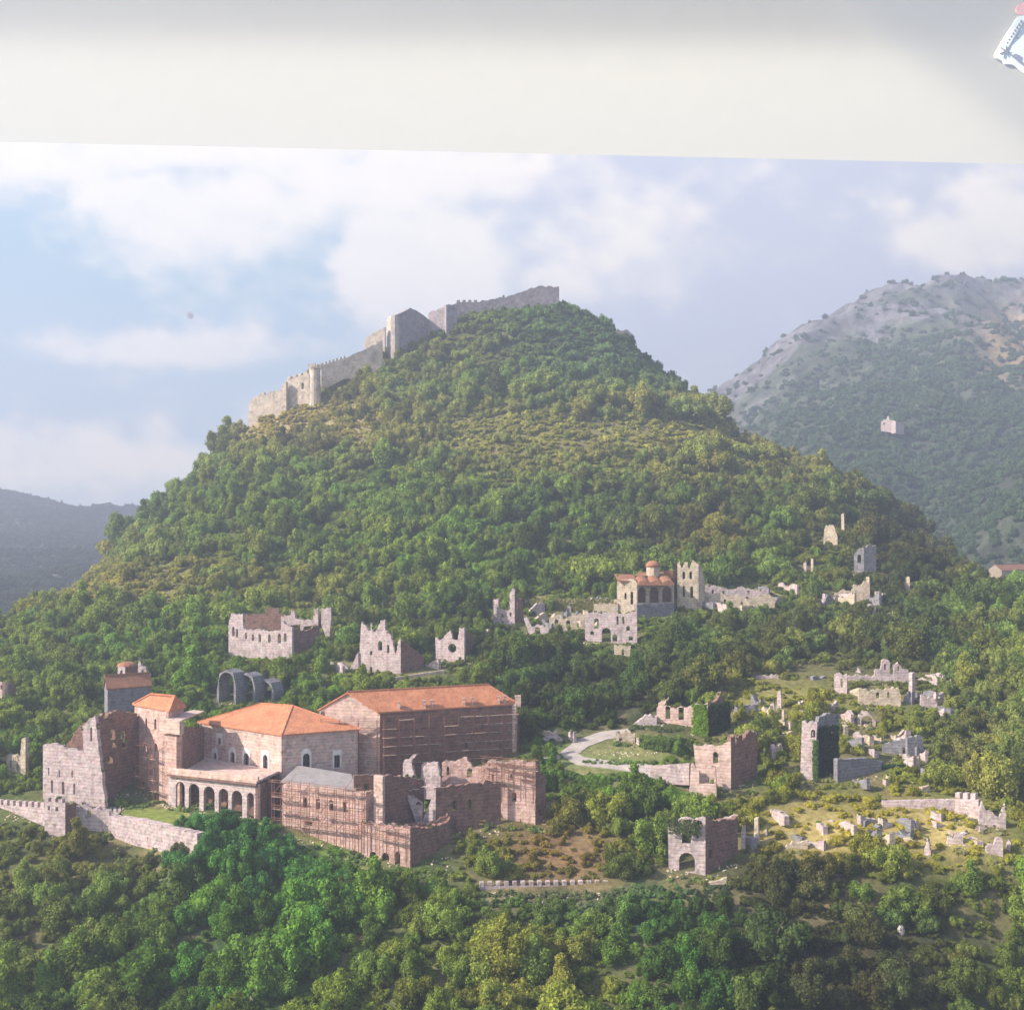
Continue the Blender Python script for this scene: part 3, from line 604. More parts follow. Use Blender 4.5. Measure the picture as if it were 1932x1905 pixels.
# buttressed block
ruin('buttressed_block', 'low pink buttressed block with dark arches below the palace', 'ruin', [
  dict(x0=682, x1=774, Y=241, k=.4, mat='pink', top=[(682, 1553), (774, 1560)], bot=[(682, 1628), (774, 1641)], holes=[(704, 1606, 13, 40, 'point'), (727, 1608, 14, 42, 'point'), (750, 1606, 10, 42, 'point')], th=2.2),
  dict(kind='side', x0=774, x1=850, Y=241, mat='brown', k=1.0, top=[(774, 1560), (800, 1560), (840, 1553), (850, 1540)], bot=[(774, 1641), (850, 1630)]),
  dict(x0=684, x1=772, Y=247, k=.3, mat='brown', top=[(684, 1562), (772, 1564)], bot=[(684, 1628), (772, 1640)])])
scaffold('short scaffold across the top of the buttressed pink block', (684, 246), (772, 240), 1568, 1604, 2)
# roofless middle
ruin('roofless_ruin', 'roofless ruin of pale broken wall fragments in front of the great hall', 'ruin', [
  dict(x0=760, x1=785, Y=262, k=.3, top=[(760, 1442), (763, 1433), (788, 1421), (776, 1437), (783, 1466)], bot=[(760, 1467), (783, 1475)]),
  dict(x0=793, x1=830, Y=262, k=.3, top=[(795, 1442), (800, 1438), (825, 1438), (831, 1465)], bot=[(793, 1487), (831, 1488)], holes=[]),
  dict(x0=832, x1=935, Y=264, k=.2, mat='pink', top=[(834, 1438), (842, 1432), (852, 1436), (862, 1434), (880, 1429), (890, 1446), (905, 1447), (925, 1434), (935, 1432)], bot=[(834, 1480), (935, 1472)], holes=[(886, 1448, 10, 18, 'arch'), (845, 1446, 5, 16, 'arch')]),
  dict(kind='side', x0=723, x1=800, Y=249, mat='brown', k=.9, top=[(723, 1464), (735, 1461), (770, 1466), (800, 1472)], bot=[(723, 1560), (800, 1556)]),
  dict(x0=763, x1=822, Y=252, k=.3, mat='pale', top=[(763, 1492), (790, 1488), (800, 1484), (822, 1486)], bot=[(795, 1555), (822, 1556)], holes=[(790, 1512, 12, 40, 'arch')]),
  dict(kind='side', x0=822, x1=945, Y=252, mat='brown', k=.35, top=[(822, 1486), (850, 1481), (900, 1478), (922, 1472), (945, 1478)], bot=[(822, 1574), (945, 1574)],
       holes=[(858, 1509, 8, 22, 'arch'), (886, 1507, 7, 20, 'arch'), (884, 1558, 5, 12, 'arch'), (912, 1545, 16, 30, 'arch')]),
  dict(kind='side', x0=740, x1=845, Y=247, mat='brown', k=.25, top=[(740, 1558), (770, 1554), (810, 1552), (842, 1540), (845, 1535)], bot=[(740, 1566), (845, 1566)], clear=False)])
ruin('ruined_tower', 'tall pink ruined tower wrapped in scaffolding at the right end of the palace', 'ruin', [
  dict(x0=912, x1=1010, Y=257, k=.3, mat='pink', top=[(914, 1444), (935, 1437), (985, 1436), (990, 1440), (1010, 1437)], bot=[(914, 1488), (939, 1500), (945, 1530), (965, 1568), (978, 1572), (982, 1540), (990, 1572), (1010, 1566)], holes=[(970, 1494, 9, 18, 'arch'), (930, 1460, 5, 12, 'rect'), (965, 1460, 5, 10, 'rect')], sink=.3, th=1.6),
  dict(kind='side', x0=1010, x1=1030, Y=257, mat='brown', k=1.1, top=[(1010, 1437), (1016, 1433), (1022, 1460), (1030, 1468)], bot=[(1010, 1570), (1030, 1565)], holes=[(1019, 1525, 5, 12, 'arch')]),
  dict(x0=935, x1=1008, Y=263, k=.2, mat='brown', top=[(935, 1470), (1008, 1460)], bot=[(935, 1570), (1008, 1568)])])
scaffold('scaffold of four platforms round the top of the tall pink ruined tower', (914, 261), (1012, 256), 1440, 1490, 4)
wall_o = wall('retaining_wall', (205, 254), (372, 238), [(205, 1539), (260, 1546), (372, 1572)], [(205, 1560), (235, 1600), (350, 1622), (372, 1622)], M['pale'], None, (), 2.0, .12, .4); tag(wall_o, 'broad pale retaining wall below the palace lawn', 'wall')
# lawn terrace and paved strip
def patch(name, pts, mat, th=3.0, kind='structure'):
    mb = MB(); n = len(pts); top = [P(*p) for p in pts]; mb.prism([t for t in top], (0, 0, -th)); o = mb.build(name, mat)
    if kind: o['kind'] = kind
    return o
def zpt(px, py, z): return (px, py, z*F/(HY-py))
patch('lawn', [zpt(222, 1530, -60.6), zpt(300, 1512, -60.6), zpt(330, 1524, -60.6), zpt(498, 1548, -60.9), zpt(502, 1560, -60.9), zpt(430, 1568, -60.8), zpt(374, 1572, -60.6), zpt(260, 1548, -60.6)], M['lawn'], .9)
patch('path', [zpt(196, 1522, -60.45), zpt(262, 1507, -60.45), zpt(300, 1508, -60.45), zpt(235, 1524, -60.45), zpt(222, 1536, -60.45), zpt(205, 1541, -60.45)], M['path'])
PZ += [(222, 1512, 400, 1556, 246, 262), (380, 1512, 500, 1556, 250, 262), (1090, 1380, 1240, 1445, 288, 300)]
# tile pile
tp = empty('tile_stack', P(459, 1562, 250), 'rounded heap of orange roof tiles on the lawn in front of the arcade', 'tile heap')
for i in range(7):
    mb = MB(); x = 443 + i*5.2; hgt = 1.6*math.sin(math.pi*(i+.8)/7.6)+.4
    pts = [P(x, 1566, 249.5+i*.05), P(x+.8, 1566 - hgt*5.5, 250.2), P(x+1.6, 1566 - hgt*7, 251.2), P(x+2.2, 1562 - hgt*6, 252.5)]
    mb.tube(pts, [.28, .33, .33, .25], 7); mb.build('tile_row', M['tile'], tp)

# crenellated wall at the far left
def crenel(label, A, B, x0, y0, x1, y1, yb0, yb1, n, h, mat='pale', duty=.55, th=.9, group=None):
    o = wall('battlement_wall', A, B, merlons(x0, y0, x1, y1, n, h, duty), [(x0, yb0), (x1, yb1)], M[mat], None, (), th, .05)
    return tag(o, label, 'wall', group)
crenel('pale wall with square merlons running off the left edge of the picture', (-40, 268), (88, 256), -40, 1516, 88, 1524, 1530, 1556, 11, 10)
ruin('gate_tower', 'square ruined gate tower at the end of the merloned wall', 'tower', [
  dict(x0=84, x1=123, Y=252, k=.3, top=merlons(84, 1512, 123, 1514, 3, 7), bot=[(84, 1560), (123, 1572)], holes=[(92, 1520, 4, 8, 'rect'), (107, 1522, 5, 8, 'rect')]),
  dict(kind='side', x0=123, x1=143, Y=252, mat='brown', top=[(123, 1514), (143, 1516)], bot=[(123, 1568), (143, 1558)])])
ruin('wall_fragment', 'low broken pale wall between gate tower and retaining wall', 'ruin', [dict(x0=143, x1=206, Y=255, k=.1, top=[(143, 1520), (160, 1516), (180, 1524), (206, 1530)], bot=[(143, 1548), (206, 1560)], holes=[(168, 1528, 8, 14, 'arch')])])
ruin('ruined_house', 'small ivy covered stub of a house left of the palace wing', 'ruin', [
  dict(x0=12, x1=48, Y=292, mat='warm', top=[(12, 1428), (16, 1422), (30, 1425), (34, 1432), (38, 1425), (41, 1393), (48, 1390)], bot=[(12, 1452), (48, 1462)], holes=[(20, 1434, 4, 14, 'arch'), (33, 1440, 4, 14, 'arch')])])
ruin('ruined_house', 'tiny pale house corner at the left edge of the picture', 'ruin', [dict(x0=-8, x1=10, Y=322, top=[(-8, 1284), (10, 1286)], bot=[(-8, 1312), (10, 1314)], holes=[(3, 1292, 4, 8, 'rect')]), dict(kind='side', x0=10, x1=30, Y=322, mat='brown', top=[(10, 1286), (22, 1288), (30, 1298)], bot=[(10, 1314), (30, 1308)])])

# ------------------------------------------------------------------ middle slope ruins
ruin('ruined_mansion', 'wide pale ruined mansion with a row of arched windows above the palace', 'ruin', [
  dict(x0=431, x1=551, Y=352, k=.35, top=[(431, 1178), (436, 1157), (458, 1157), (459, 1187), (528, 1190), (532, 1172), (551, 1184)], bot=[(431, 1236), (470, 1246), (520, 1238), (551, 1242)],
       holes=[(440, 1182, 5, 18, 'arch'), (447, 1186, 4, 16, 'arch'), (464, 1193, 4, 12, 'arch'), (477, 1196, 4, 13, 'arch'), (490, 1196, 5, 15, 'arch'), (508, 1196, 5, 16, 'arch'), (527, 1195, 6, 18, 'arch'), (538, 1194, 5, 16, 'arch')]),
  dict(x0=458, x1=560, Y=366, k=.1, mat='brown', top=[(458, 1158), (500, 1158), (502, 1147), (526, 1147), (527, 1158), (560, 1160)], bot=[(458, 1200), (560, 1200)]),
  dict(x0=530, x1=600, Y=364, k=.2, top=[(530, 1162), (548, 1162), (549, 1150), (556, 1151), (557, 1166), (590, 1170), (593, 1148), (600, 1146)], bot=[(530, 1180), (566, 1178), (568, 1208), (573, 1182), (600, 1178)], holes=[], sink=0),
  dict(kind='side', x0=551, x1=602, Y=352, mat='brown', k=.6, top=[(551, 1184), (560, 1186), (575, 1190), (602, 1178)], bot=[(551, 1240), (602, 1225)], clear=False),
  dict(x0=605, x1=624, Y=372, k=.2, top=[(606, 1147), (624, 1146), (625, 1165)], bot=[(606, 1178), (614, 1200), (621, 1204)], sink=0)])
ruin('ruined_house', 'jagged pale two storey ruin with dark broken windows above the great hall roof', 'ruin', [
  dict(x0=676, x1=756, Y=342, k=.35, top=[(681, 1180), (683, 1172), (698, 1190), (700, 1174), (704, 1192), (712, 1186), (718, 1170), (726, 1168), (727, 1188), (732, 1192), (738, 1200), (747, 1236), (752, 1208), (756, 1204)], bot=[(676, 1262), (756, 1272)],
       holes=[(717, 1209, 8, 18, 'arch'), (732, 1216, 5, 16, 'rect'), (700, 1228, 5, 8, 'rect')]),
  dict(x0=636, x1=676, Y=346, k=.2, top=[(636, 1258), (645, 1248), (660, 1262), (672, 1236), (676, 1230)], bot=[(636, 1270), (676, 1272)]),
  dict(kind='side', x0=756, x1=800, Y=342, k=.9, mat='brown', top=[(756, 1206), (770, 1215), (800, 1240)], bot=[(756, 1272), (800, 1262)], clear=False)])
ruin('ruined_house', 'square pale ruin with one round hole through its wall', 'ruin', [
  dict(x0=820, x1=876, Y=352, k=.4, top=[(821, 1202), (828, 1208), (850, 1188), (853, 1205), (864, 1207), (866, 1184), (876, 1183)], bot=[(823, 1246), (830, 1250), (876, 1240)], holes=[(853, 1214, 16, 17, 'round')]),
  dict(kind='side', x0=876, x1=896, Y=352, mat='brown', top=[(876, 1183), (882, 1192), (896, 1198)], bot=[(876, 1240), (896, 1235)])])
def vault(label, x, y, w_, h_, Y, group):
    mb = MB(); 
    for s in (-1, 1):
        pass
    o = wall('vault_arch', (x-w_/2-3, Y+3), (x+w_/2+3, Y), [(x-w_/2-3, y+h_*.55), (x-w_/2+2, y+4), (x, y-3), (x+w_/2-2, y+4), (x+w_/2+3, y+h_*.45)], [(x-w_/2-3, y+h_+2), (x+w_/2+3, y+h_+2)], M['grey'], None, [(x, y+2, w_-2, h_-1, 'arch')], 5.0, .12)
    tag(o, label, 'ruined arch', group)
vault('tallest dark pointed vault arch left of the hip roofed palace house', 427, 1266, 30, 66, 318, 'vault arches')
vault('middle dark vault arch of the broken row behind the palace', 463, 1272, 30, 54, 320, 'vault arches')
vault('lowest rounded vault arch at the right end of the broken row', 498, 1284, 30, 46, 322, 'vault arches')
crenel('long low terrace wall between the jagged ruin and the ruin with the round hole', (748, 337), (838, 343), 748, 1277, 838, 1264, 1282, 1269, 1, 0, 'warm')
ruin('ruined_house', 'narrow pale house with a tall chimney at the left end of the church terrace', 'ruin', [
  dict(x0=931, x1=971, Y=398, k=.35, top=[(931, 1132), (932, 1130), (940, 1129), (941, 1149), (961, 1150), (962, 1118), (966, 1109), (971, 1112)], bot=[(931, 1176), (971, 1180)], holes=[(948, 1157, 5, 19, 'arch'), (963, 1155, 4, 8, 'rect')]),
  dict(kind='side', x0=971, x1=987, Y=398, mat='brown', top=[(971, 1112), (975, 1128), (987, 1130)], bot=[(971, 1180), (987, 1176)], holes=[(978, 1134, 4, 14, 'rect')])])
ruin('wall_fragment', 'low arched pale fragment just right of the narrow chimney house', 'ruin', [dict(x0=988, x1=1035, Y=388, k=.2, top=[(988, 1166), (994, 1163), (1003, 1182), (1012, 1178), (1035, 1180)], bot=[(1000, 1199), (1035, 1196)], holes=[(1014, 1183, 10, 14, 'arch')], sink=.5)])
t_ = wall('terrace_wall', (990, 408), (1172, 400), [(990, 1131), (1172, 1130)], [(990, 1160), (1172, 1152)], M['warm'], None, (), 2, .2, clear=False); tag(t_, 'long overgrown terrace wall leading to the domed church', 'wall')
t_ = wall('terrace_wall', (1050, 396), (1120, 392), [(1050, 1160), (1120, 1160)], [(1050, 1172), (1120, 1172)], M['pale'], None, (), 1.5, .15); tag(t_, 'short bare terrace wall left of the ruined facade below the church', 'wall')
ruin('ruined_facade', 'tall ruined facade full of arched openings directly below the domed church', 'ruin', [
  dict(x0=1104, x1=1202, Y=380, k=.2, top=[(1104, 1158), (1120, 1156), (1150, 1155), (1175, 1158), (1195, 1152), (1202, 1154)], bot=[(1104, 1192), (1128, 1208), (1160, 1216), (1202, 1218)],
       holes=[(1125, 1166, 9, 20, 'arch'), (1144, 1184, 17, 28, 'arch'), (1160, 1196, 9, 14, 'arch'), (1117, 1190, 7, 8, 'arch'), (1165, 1162, 4, 16, 'rect'), (1185, 1180, 7, 10, 'arch'), (1190, 1200, 8, 8, 'rect'), (1176, 1163, 4, 14, 'rect')]),
  dict(x0=1158, x1=1190, Y=375, k=.2, top=[(1158, 1216), (1190, 1218)], bot=[(1160, 1236), (1186, 1240)], holes=[(1175, 1224, 5, 12, 'arch')], mat='warm')])
ruin('ruined_range', 'long broken range of arched walls between the narrow chimney house and the facade', 'ruin', [
  dict(x0=1036, x1=1104, Y=388, k=.1, mat='warm', top=[(1036, 1166), (1050, 1160), (1062, 1168), (1080, 1160), (1104, 1158)], bot=[(1036, 1184), (1104, 1192)], holes=[(1050, 1168, 7, 13, 'arch'), (1072, 1170, 8, 14, 'arch'), (1092, 1168, 7, 16, 'arch')]),
  dict(x0=1120, x1=1166, Y=398, k=.1, mat='warm', top=[(1120, 1140), (1140, 1136), (1166, 1138)], bot=[(1120, 1152), (1166, 1154)])])
ruin('ruined_range', 'long roofless range with small windows running right from the church tower ruin', 'ruin', [
  dict(x0=1330, x1=1450, Y=412, k=.05, mat='pale', top=[(1330, 1108), (1350, 1104), (1380, 1112), (1400, 1106), (1425, 1114), (1450, 1112)], bot=[(1330, 1128), (1450, 1128)], holes=[(1345, 1112, 4, 8, 'rect'), (1365, 1114, 4, 8, 'rect'), (1412, 1114, 4, 8, 'rect')])])
# domed church
ch = empty('domed_church', P(1220, 1145, 402), 'byzantine church with red tiled vaults, small dome and dark columned portico', 'church')
wall('wall', *lit_w(1164, 1202, 396, .4), [(1164, 1098), (1168, 1093), (1196, 1092), (1202, 1100)], [(1164, 1150), (1202, 1156)], M['warm'], ch, [(1180, 1118, 4, 12, 'arch'), (1192, 1116, 5, 24, 'arch')], .9, .1)
wall('portico', (1202, 396), (1272, 404), [(1202, 1102), (1210, 1098), (1219, 1103), (1228, 1098), (1240, 1103), (1250, 1098), (1260, 1103), (1272, 1098)], [(1202, 1141), (1272, 1140)], M['warm'], ch, [(1212, 1107, 17, 30, 'arch'), (1235, 1107, 19, 30, 'arch'), (1259, 1106, 19, 30, 'arch')], .8, .0)
wall('rear_wall', (1202, 402), (1272, 410), [(1202, 1100), (1272, 1096)], [(1202, 1141), (1272, 1140)], M['brown'], ch, (), .8, 0)
wall('wall', (1202, 394), (1272, 400), [(1202, 1140), (1272, 1138)], [(1202, 1170), (1272, 1168)], M['grey'], ch, (), 2.2, .2)
mb = MB()
for i in range(3):
    x0 = 1203 + i*23; pts = []
    for t in np.linspace(0, math.pi, 7): pts.append(P(x0+11.5-11.5*math.cos(t), 1102 - 7*math.sin(t), 395))
    mb.prism(pts + [P(x0+23, 1104, 395), P(x0, 1104, 395)], (0, 9, 1.6))
o = mb.build('roof', M['oldtile'], ch); add_uv(o, None)
mb = MB(); q = [P(1166, 1094, 397), P(1202, 1096, 397), P(1272, 1092, 405), P(1276, 1084, 412), P(1170, 1086, 410)]; mb.prism([q[0], q[1], Vector((q[1].x, q[1].y+14, q[1].z+2.2)), Vector((q[0].x, q[0].y+14, q[0].z+2))], (0, 0, -.5))
mb.prism([P(1198, 1086, 405), P(1275, 1085, 410), P(1270, 1079, 416), P(1205, 1079, 412)], (0, 0, -2.5)); o = mb.build('roof', M['oldtile'], ch); add_uv(o, None)
mb = MB(); cp = P(1232, 1080, 408); mb.tube([cp-Vector((0, 0, 1.5)), cp+Vector((0, 0, 2.2))], [2.5, 2.5], 10); dr = mb.build('drum', M['warm'], ch)
mb = MB(); mb.tube([cp+Vector((0, 0, 2.2+2.3*math.sin(t))) for t in np.linspace(0, 1.45, 6)], [2.8*math.cos(t)+.03 for t in np.linspace(0, 1.45, 6)], 12); mb.build('dome', M['oldtile'], ch, True)
mb = MB(); mb.tube([P(1264, 1086, 410)-Vector((0, 0, 1)), P(1264, 1076, 410)], [2.2, 2.2], 9); mb.build('drum', M['oldtile'], ch)
ruin('bell_tower', 'tall ruined tower of narrow pillars right beside the domed church', 'tower', [
  dict(x0=1278, x1=1318, Y=403, k=.2, mat='warm', top=[(1278, 1062), (1282, 1056), (1286, 1072), (1292, 1060), (1297, 1060), (1299, 1074), (1306, 1056), (1310, 1058), (1318, 1064)], bot=[(1278, 1142), (1318, 1146)], holes=[(1290, 1078, 5, 14, 'arch'), (1303, 1078, 5, 14, 'arch'), (1290, 1104, 4, 22, 'arch'), (1305, 1106, 5, 22, 'arch')]),
  dict(kind='side', x0=1318, x1=1330, Y=403, mat='warm', top=[(1318, 1064), (1324, 1072), (1330, 1100)], bot=[(1318, 1146), (1330, 1142)])])
ruin('wall_fragment', 'long low crumbling ruin to the right of the church tower', 'ruin', [
  dict(x0=1322, x1=1462, Y=404, k=.1, mat='warm', top=[(1322, 1120), (1330, 1116), (1345, 1122), (1360, 1118), (1375, 1126), (1392, 1122), (1410, 1128), (1430, 1124), (1450, 1120), (1462, 1128)], bot=[(1322, 1146), (1462, 1142)], holes=[(1335, 1124, 5, 12, 'arch'), (1368, 1130, 5, 10, 'arch'), (1400, 1130, 5, 10, 'arch')])])
ruin('wall_fragment', 'isolated pale tower stump high on the right slope', 'ruin', [dict(x0=1553, x1=1580, Y=478, k=.4, mat='warm', top=[(1555, 1000), (1558, 990), (1572, 990), (1576, 1000), (1580, 1012)], bot=[(1553, 1022), (1580, 1026)]), dict(x0=1586, x1=1593, Y=483, mat='warm', top=[(1587, 970), (1592, 968)], bot=[(1587, 992), (1593, 994)])])
ruin('chapel', 'grey arched apse ruin against the dark woods on the right slope', 'ruin', [
  dict(x0=1611, x1=1630, Y=440, mat='grey', top=[(1611, 1048), (1618, 1036), (1628, 1032), (1630, 1034)], bot=[(1611, 1078), (1630, 1084)], holes=[(1621, 1046, 7, 16, 'arch')]),
  dict(kind='side', x0=1630, x1=1653, Y=440, mat='grey', k=.3, top=[(1630, 1036), (1637, 1029), (1653, 1028)], bot=[(1630, 1084), (1653, 1078)])])
ruin('wall_fragment', 'pair of thin pale pillars left of the grey apse', 'ruin', [dict(x0=1516, x1=1522, Y=440, mat='pale', top=[(1516, 1062), (1521, 1060)], bot=[(1516, 1076), (1522, 1077)]), dict(x0=1529, x1=1535, Y=440, mat='warm', top=[(1530, 1054), (1534, 1054)], bot=[(1529, 1083), (1535, 1084)])])
ruin('ruined_house', 'low tan ruin with a yellow grassy floor below the grey apse', 'ruin', [
  dict(x0=1562, x1=1640, Y=414, k=.1, mat='warm', top=[(1562, 1130), (1575, 1118), (1590, 1112), (1607, 1115), (1611, 1102), (1624, 1105), (1630, 1096), (1640, 1098)], bot=[(1562, 1140), (1640, 1136)], holes=[(1598, 1120, 8, 10, 'rect')]),
  dict(x0=1633, x1=1641, Y=420, mat='warm', top=[(1634, 1088), (1640, 1088)], bot=[(1634, 1112), (1641, 1112)])])
ruin('wall_fragment', 'single pale pillar in the bushes right of the tan ruin', 'ruin', [dict(x0=1707, x1=1717, Y=425, mat='warm', top=[(1708, 1092), (1712, 1087), (1716, 1089)], bot=[(1707, 1112), (1717, 1114)])])
house('farmhouse', 'low reddish roofed house at the right edge of the picture', (1868, 1074), (1890, 1077, 620), (1960, 1073), 1092, 'warm', 'oldtile', rise=3, kind='gableL', sur=False, cat='house')

# right hand complex
ruin('ruined_monastery', 'sprawling pale monastery ruin with round apse stubs on the right slope', 'ruin', [
  dict(x0=1573, x1=1598, Y=348, k=.4, top=[(1574, 1272), (1584, 1268), (1590, 1274), (1598, 1270)], bot=[(1573, 1304), (1585, 1310), (1598, 1314)], holes=[(1588, 1280, 4, 16, 'arch')]),
  dict(x0=1590, x1=1725, Y=360, k=.05, mat='pale', top=[(1590, 1275), (1620, 1272), (1650, 1274), (1652, 1262), (1662, 1262), (1664, 1246), (1674, 1244), (1680, 1250), (1678, 1270), (1686, 1272), (1685, 1254), (1694, 1249), (1702, 1262), (1712, 1262), (1714, 1270), (1725, 1268)], bot=[(1590, 1288), (1725, 1290)], holes=[(1670, 1252, 4, 12, 'arch'), (1695, 1256, 4, 9, 'arch')]),
  dict(x0=1620, x1=1700, Y=346, k=.1, mat='warm', top=[(1620, 1298), (1630, 1300), (1645, 1302), (1650, 1300), (1658, 1299), (1668, 1302), (1672, 1298), (1695, 1296), (1700, 1310)], bot=[(1620, 1312), (1650, 1320), (1670, 1334), (1700, 1330)], holes=[(1656, 1305, 7, 12, 'arch'), (1676, 1305, 5, 10, 'arch')]),
  dict(kind='side', x0=1721, x1=1727, Y=350, mat='pale', top=[(1721, 1270), (1727, 1270)], bot=[(1721, 1326), (1727, 1326)]),
  dict(x0=1736, x1=1771, Y=344, k=.1, top=[(1738, 1308), (1745, 1314), (1760, 1316), (1766, 1322), (1771, 1332)], bot=[(1736, 1332), (1771, 1338)]),
  dict(x0=1612, x1=1625, Y=362, top=[(1612, 1268), (1618, 1258), (1625, 1270)], bot=[(1612, 1272), (1625, 1273)])])
for (l_, a, b, c) in (('upper pale sloping terrace wall leading to the monastery ruin', (1500, 352), (1572, 356), [(1505, 1270), (1540, 1260), (1572, 1256), (1572, 1262), (1540, 1270)]), ('lower pale sloping terrace wall leading to the monastery ruin', (1470, 342), (1545, 344), [(1473, 1290), (1500, 1286), (1545, 1282), (1545, 1292), (1500, 1296)])):
    o = wall('terrace_wall', a, b, c[:3], [(c[0][0], c[0][1]+10), (c[3][0], c[3][1]+6)], M['pale'], None, (), 6.0, .1, 1); tag(o, l_, 'wall')
ruin('terrace_ruin', 'small pale wall stub left of the sloping terrace walls', 'ruin', [dict(x0=1424, x1=1470, Y=338, k=.1, top=[(1424, 1278), (1440, 1274), (1465, 1272), (1470, 1280)], bot=[(1424, 1290), (1470, 1288)])])
ruin('wall_fragment', 'cluster of thin pale wall stumps in the yellow scrub above the crenellated keep', 'ruin', [
  dict(x0=1466, x1=1474, Y=325, top=[(1466, 1308), (1472, 1302), (1474, 1312)], bot=[(1466, 1336), (1474, 1338)]), dict(x0=1452, x1=1462, Y=322, top=[(1453, 1328), (1460, 1324)], bot=[(1452, 1348), (1462, 1350)]), dict(x0=1474, x1=1480, Y=318, mat='warm', top=[(1475, 1340), (1479, 1338)], bot=[(1474, 1368), (1480, 1369)])])
# ivy house
ruin('ivy_house', 'pinkish two storey roofless house half smothered in bright ivy', 'ruin', [
  dict(x0=1239, x1=1310, Y=305, k=.3, top=[(1239, 1335), (1242, 1326), (1262, 1314), (1253, 1330), (1280, 1334), (1300, 1332), (1310, 1326)], bot=[(1239, 1386), (1310, 1390)], holes=[(1260, 1332, 9, 24, 'rect'), (1285, 1334, 10, 24, 'rect'), (1261, 1366, 6, 18, 'rect'), (1295, 1368, 5, 18, 'rect')], mat='plaster'),
  dict(x0=1308, x1=1335, Y=300, k=.4, top=[(1308, 1330), (1335, 1324)], bot=[(1308, 1390), (1335, 1396)], mat='pale'),
  dict(kind='side', x0=1335, x1=1377, Y=300, k=1.0, mat='brown', top=[(1335, 1328), (1354, 1319), (1360, 1305), (1364, 1320), (1377, 1338)], bot=[(1335, 1398), (1377, 1388)], holes=[(1353, 1342, 8, 20, 'rect')])])
ruin('wall_fragment', 'sloping pale wall climbing to the ivy covered house', 'ruin', [dict(x0=1186, x1=1239, Y=306, k=.1, top=[(1188, 1374), (1205, 1360), (1218, 1349), (1239, 1352)], bot=[(1188, 1380), (1239, 1374)], sink=.5, th=3),
  dict(x0=1162, x1=1198, Y=297, k=.1, mat='warm', top=[(1162, 1380), (1170, 1386), (1180, 1378), (1198, 1384)], bot=[(1162, 1406), (1198, 1414)], holes=[(1171, 1392, 6, 14, 'rect')])])
ruin('arched_fragment', 'small pale arched stub beside the curving road, right of the great hall', 'ruin', [dict(x0=1020, x1=1062, Y=297, k=.1, top=[(1024, 1392), (1030, 1384), (1040, 1382), (1055, 1390), (1062, 1396)], bot=[(1024, 1408), (1062, 1408)], holes=[(1042, 1392, 14, 14, 'arch')])])
# keep with battlements
ruin('crenellated_keep', 'square keep with broken merlons, pale front and dark tall side wall', 'keep', [
  dict(x0=1308, x1=1379, Y=272, k=.35, top=[(1308, 1404), (1330, 1403), (1345, 1406), (1365, 1403), (1378, 1398), (1379, 1390)], bot=[(1318, 1478), (1345, 1480), (1379, 1484)], mat='plaster', holes=[(1350, 1418, 10, 22, 'arch')]),
  dict(x0=1300, x1=1352, Y=267, k=.3, top=[(1304, 1438), (1318, 1448), (1350, 1446)], bot=[(1300, 1480), (1352, 1484)], mat='plaster', holes=[(1333, 1453, 28, 26, 'rect')]),
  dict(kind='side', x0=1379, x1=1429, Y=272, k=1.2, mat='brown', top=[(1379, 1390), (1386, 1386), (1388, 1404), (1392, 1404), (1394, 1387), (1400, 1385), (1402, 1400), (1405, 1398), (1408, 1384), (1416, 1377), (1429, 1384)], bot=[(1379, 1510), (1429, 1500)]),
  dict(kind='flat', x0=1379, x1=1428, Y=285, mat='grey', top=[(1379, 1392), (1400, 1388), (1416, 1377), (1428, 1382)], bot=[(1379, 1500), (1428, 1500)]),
  dict(kind='side', x0=1429, x1=1480, Y=288, k=.7, mat='brown', top=[(1429, 1384), (1448, 1392), (1465, 1412), (1480, 1436)], bot=[(1429, 1500), (1480, 1496)], clear=False)])  # last wall takes the big cast shadow in its dark colour
crenel('low pale garden wall left of the crenellated keep', (1216, 277), (1300, 272), 1216, 1446, 1300, 1440, 1458, 1462, 1, 0, 'pale')
ruin('slender_tower', 'slender pale tower remnant with dark ivy down its right side', 'tower', [
  dict(x0=1509, x1=1542, Y=277, k=.4, top=[(1513, 1361), (1530, 1360), (1541, 1362), (1541, 1375)], bot=[(1509, 1478), (1524, 1492), (1534, 1480)], holes=[(1534, 1376, 8, 15, 'arch')], sink=2, th=2),
  dict(kind='side', x0=1541, x1=1582, Y=279, k=.8, mat='grey', top=[(1541, 1364), (1546, 1352), (1560, 1345), (1572, 1346), (1582, 1352)], bot=[(1541, 1480), (1582, 1476)], holes=[(1570, 1366, 8, 18, 'rect')])])
ruin('wall_fragment', 'white square stone stub like a gravestone right of the slender tower', 'ruin', [dict(x0=1607, x1=1628, Y=298, top=[(1609, 1384), (1614, 1380), (1624, 1384), (1628, 1392)], bot=[(1607, 1412), (1628, 1414)])])
ruin('ruined_house', 'dull grey windowless ruin behind pale scrub on the right', 'ruin', [dict(x0=1665, x1=1712, Y=290, k=.2, mat='grey', top=[(1665, 1402), (1680, 1398), (1712, 1392)], bot=[(1665, 1430), (1712, 1442)], holes=[(1706, 1410, 7, 16, 'rect')]),
  dict(kind='side', x0=1712, x1=1742, Y=288, k=.2, mat='grey', top=[(1712, 1390), (1740, 1388), (1742, 1400)], bot=[(1712, 1442), (1742, 1444)]), dict(x0=1742, x1=1747, Y=286, mat='pale', top=[(1743, 1418), (1747, 1414)], bot=[(1742, 1458), (1747, 1454)])])
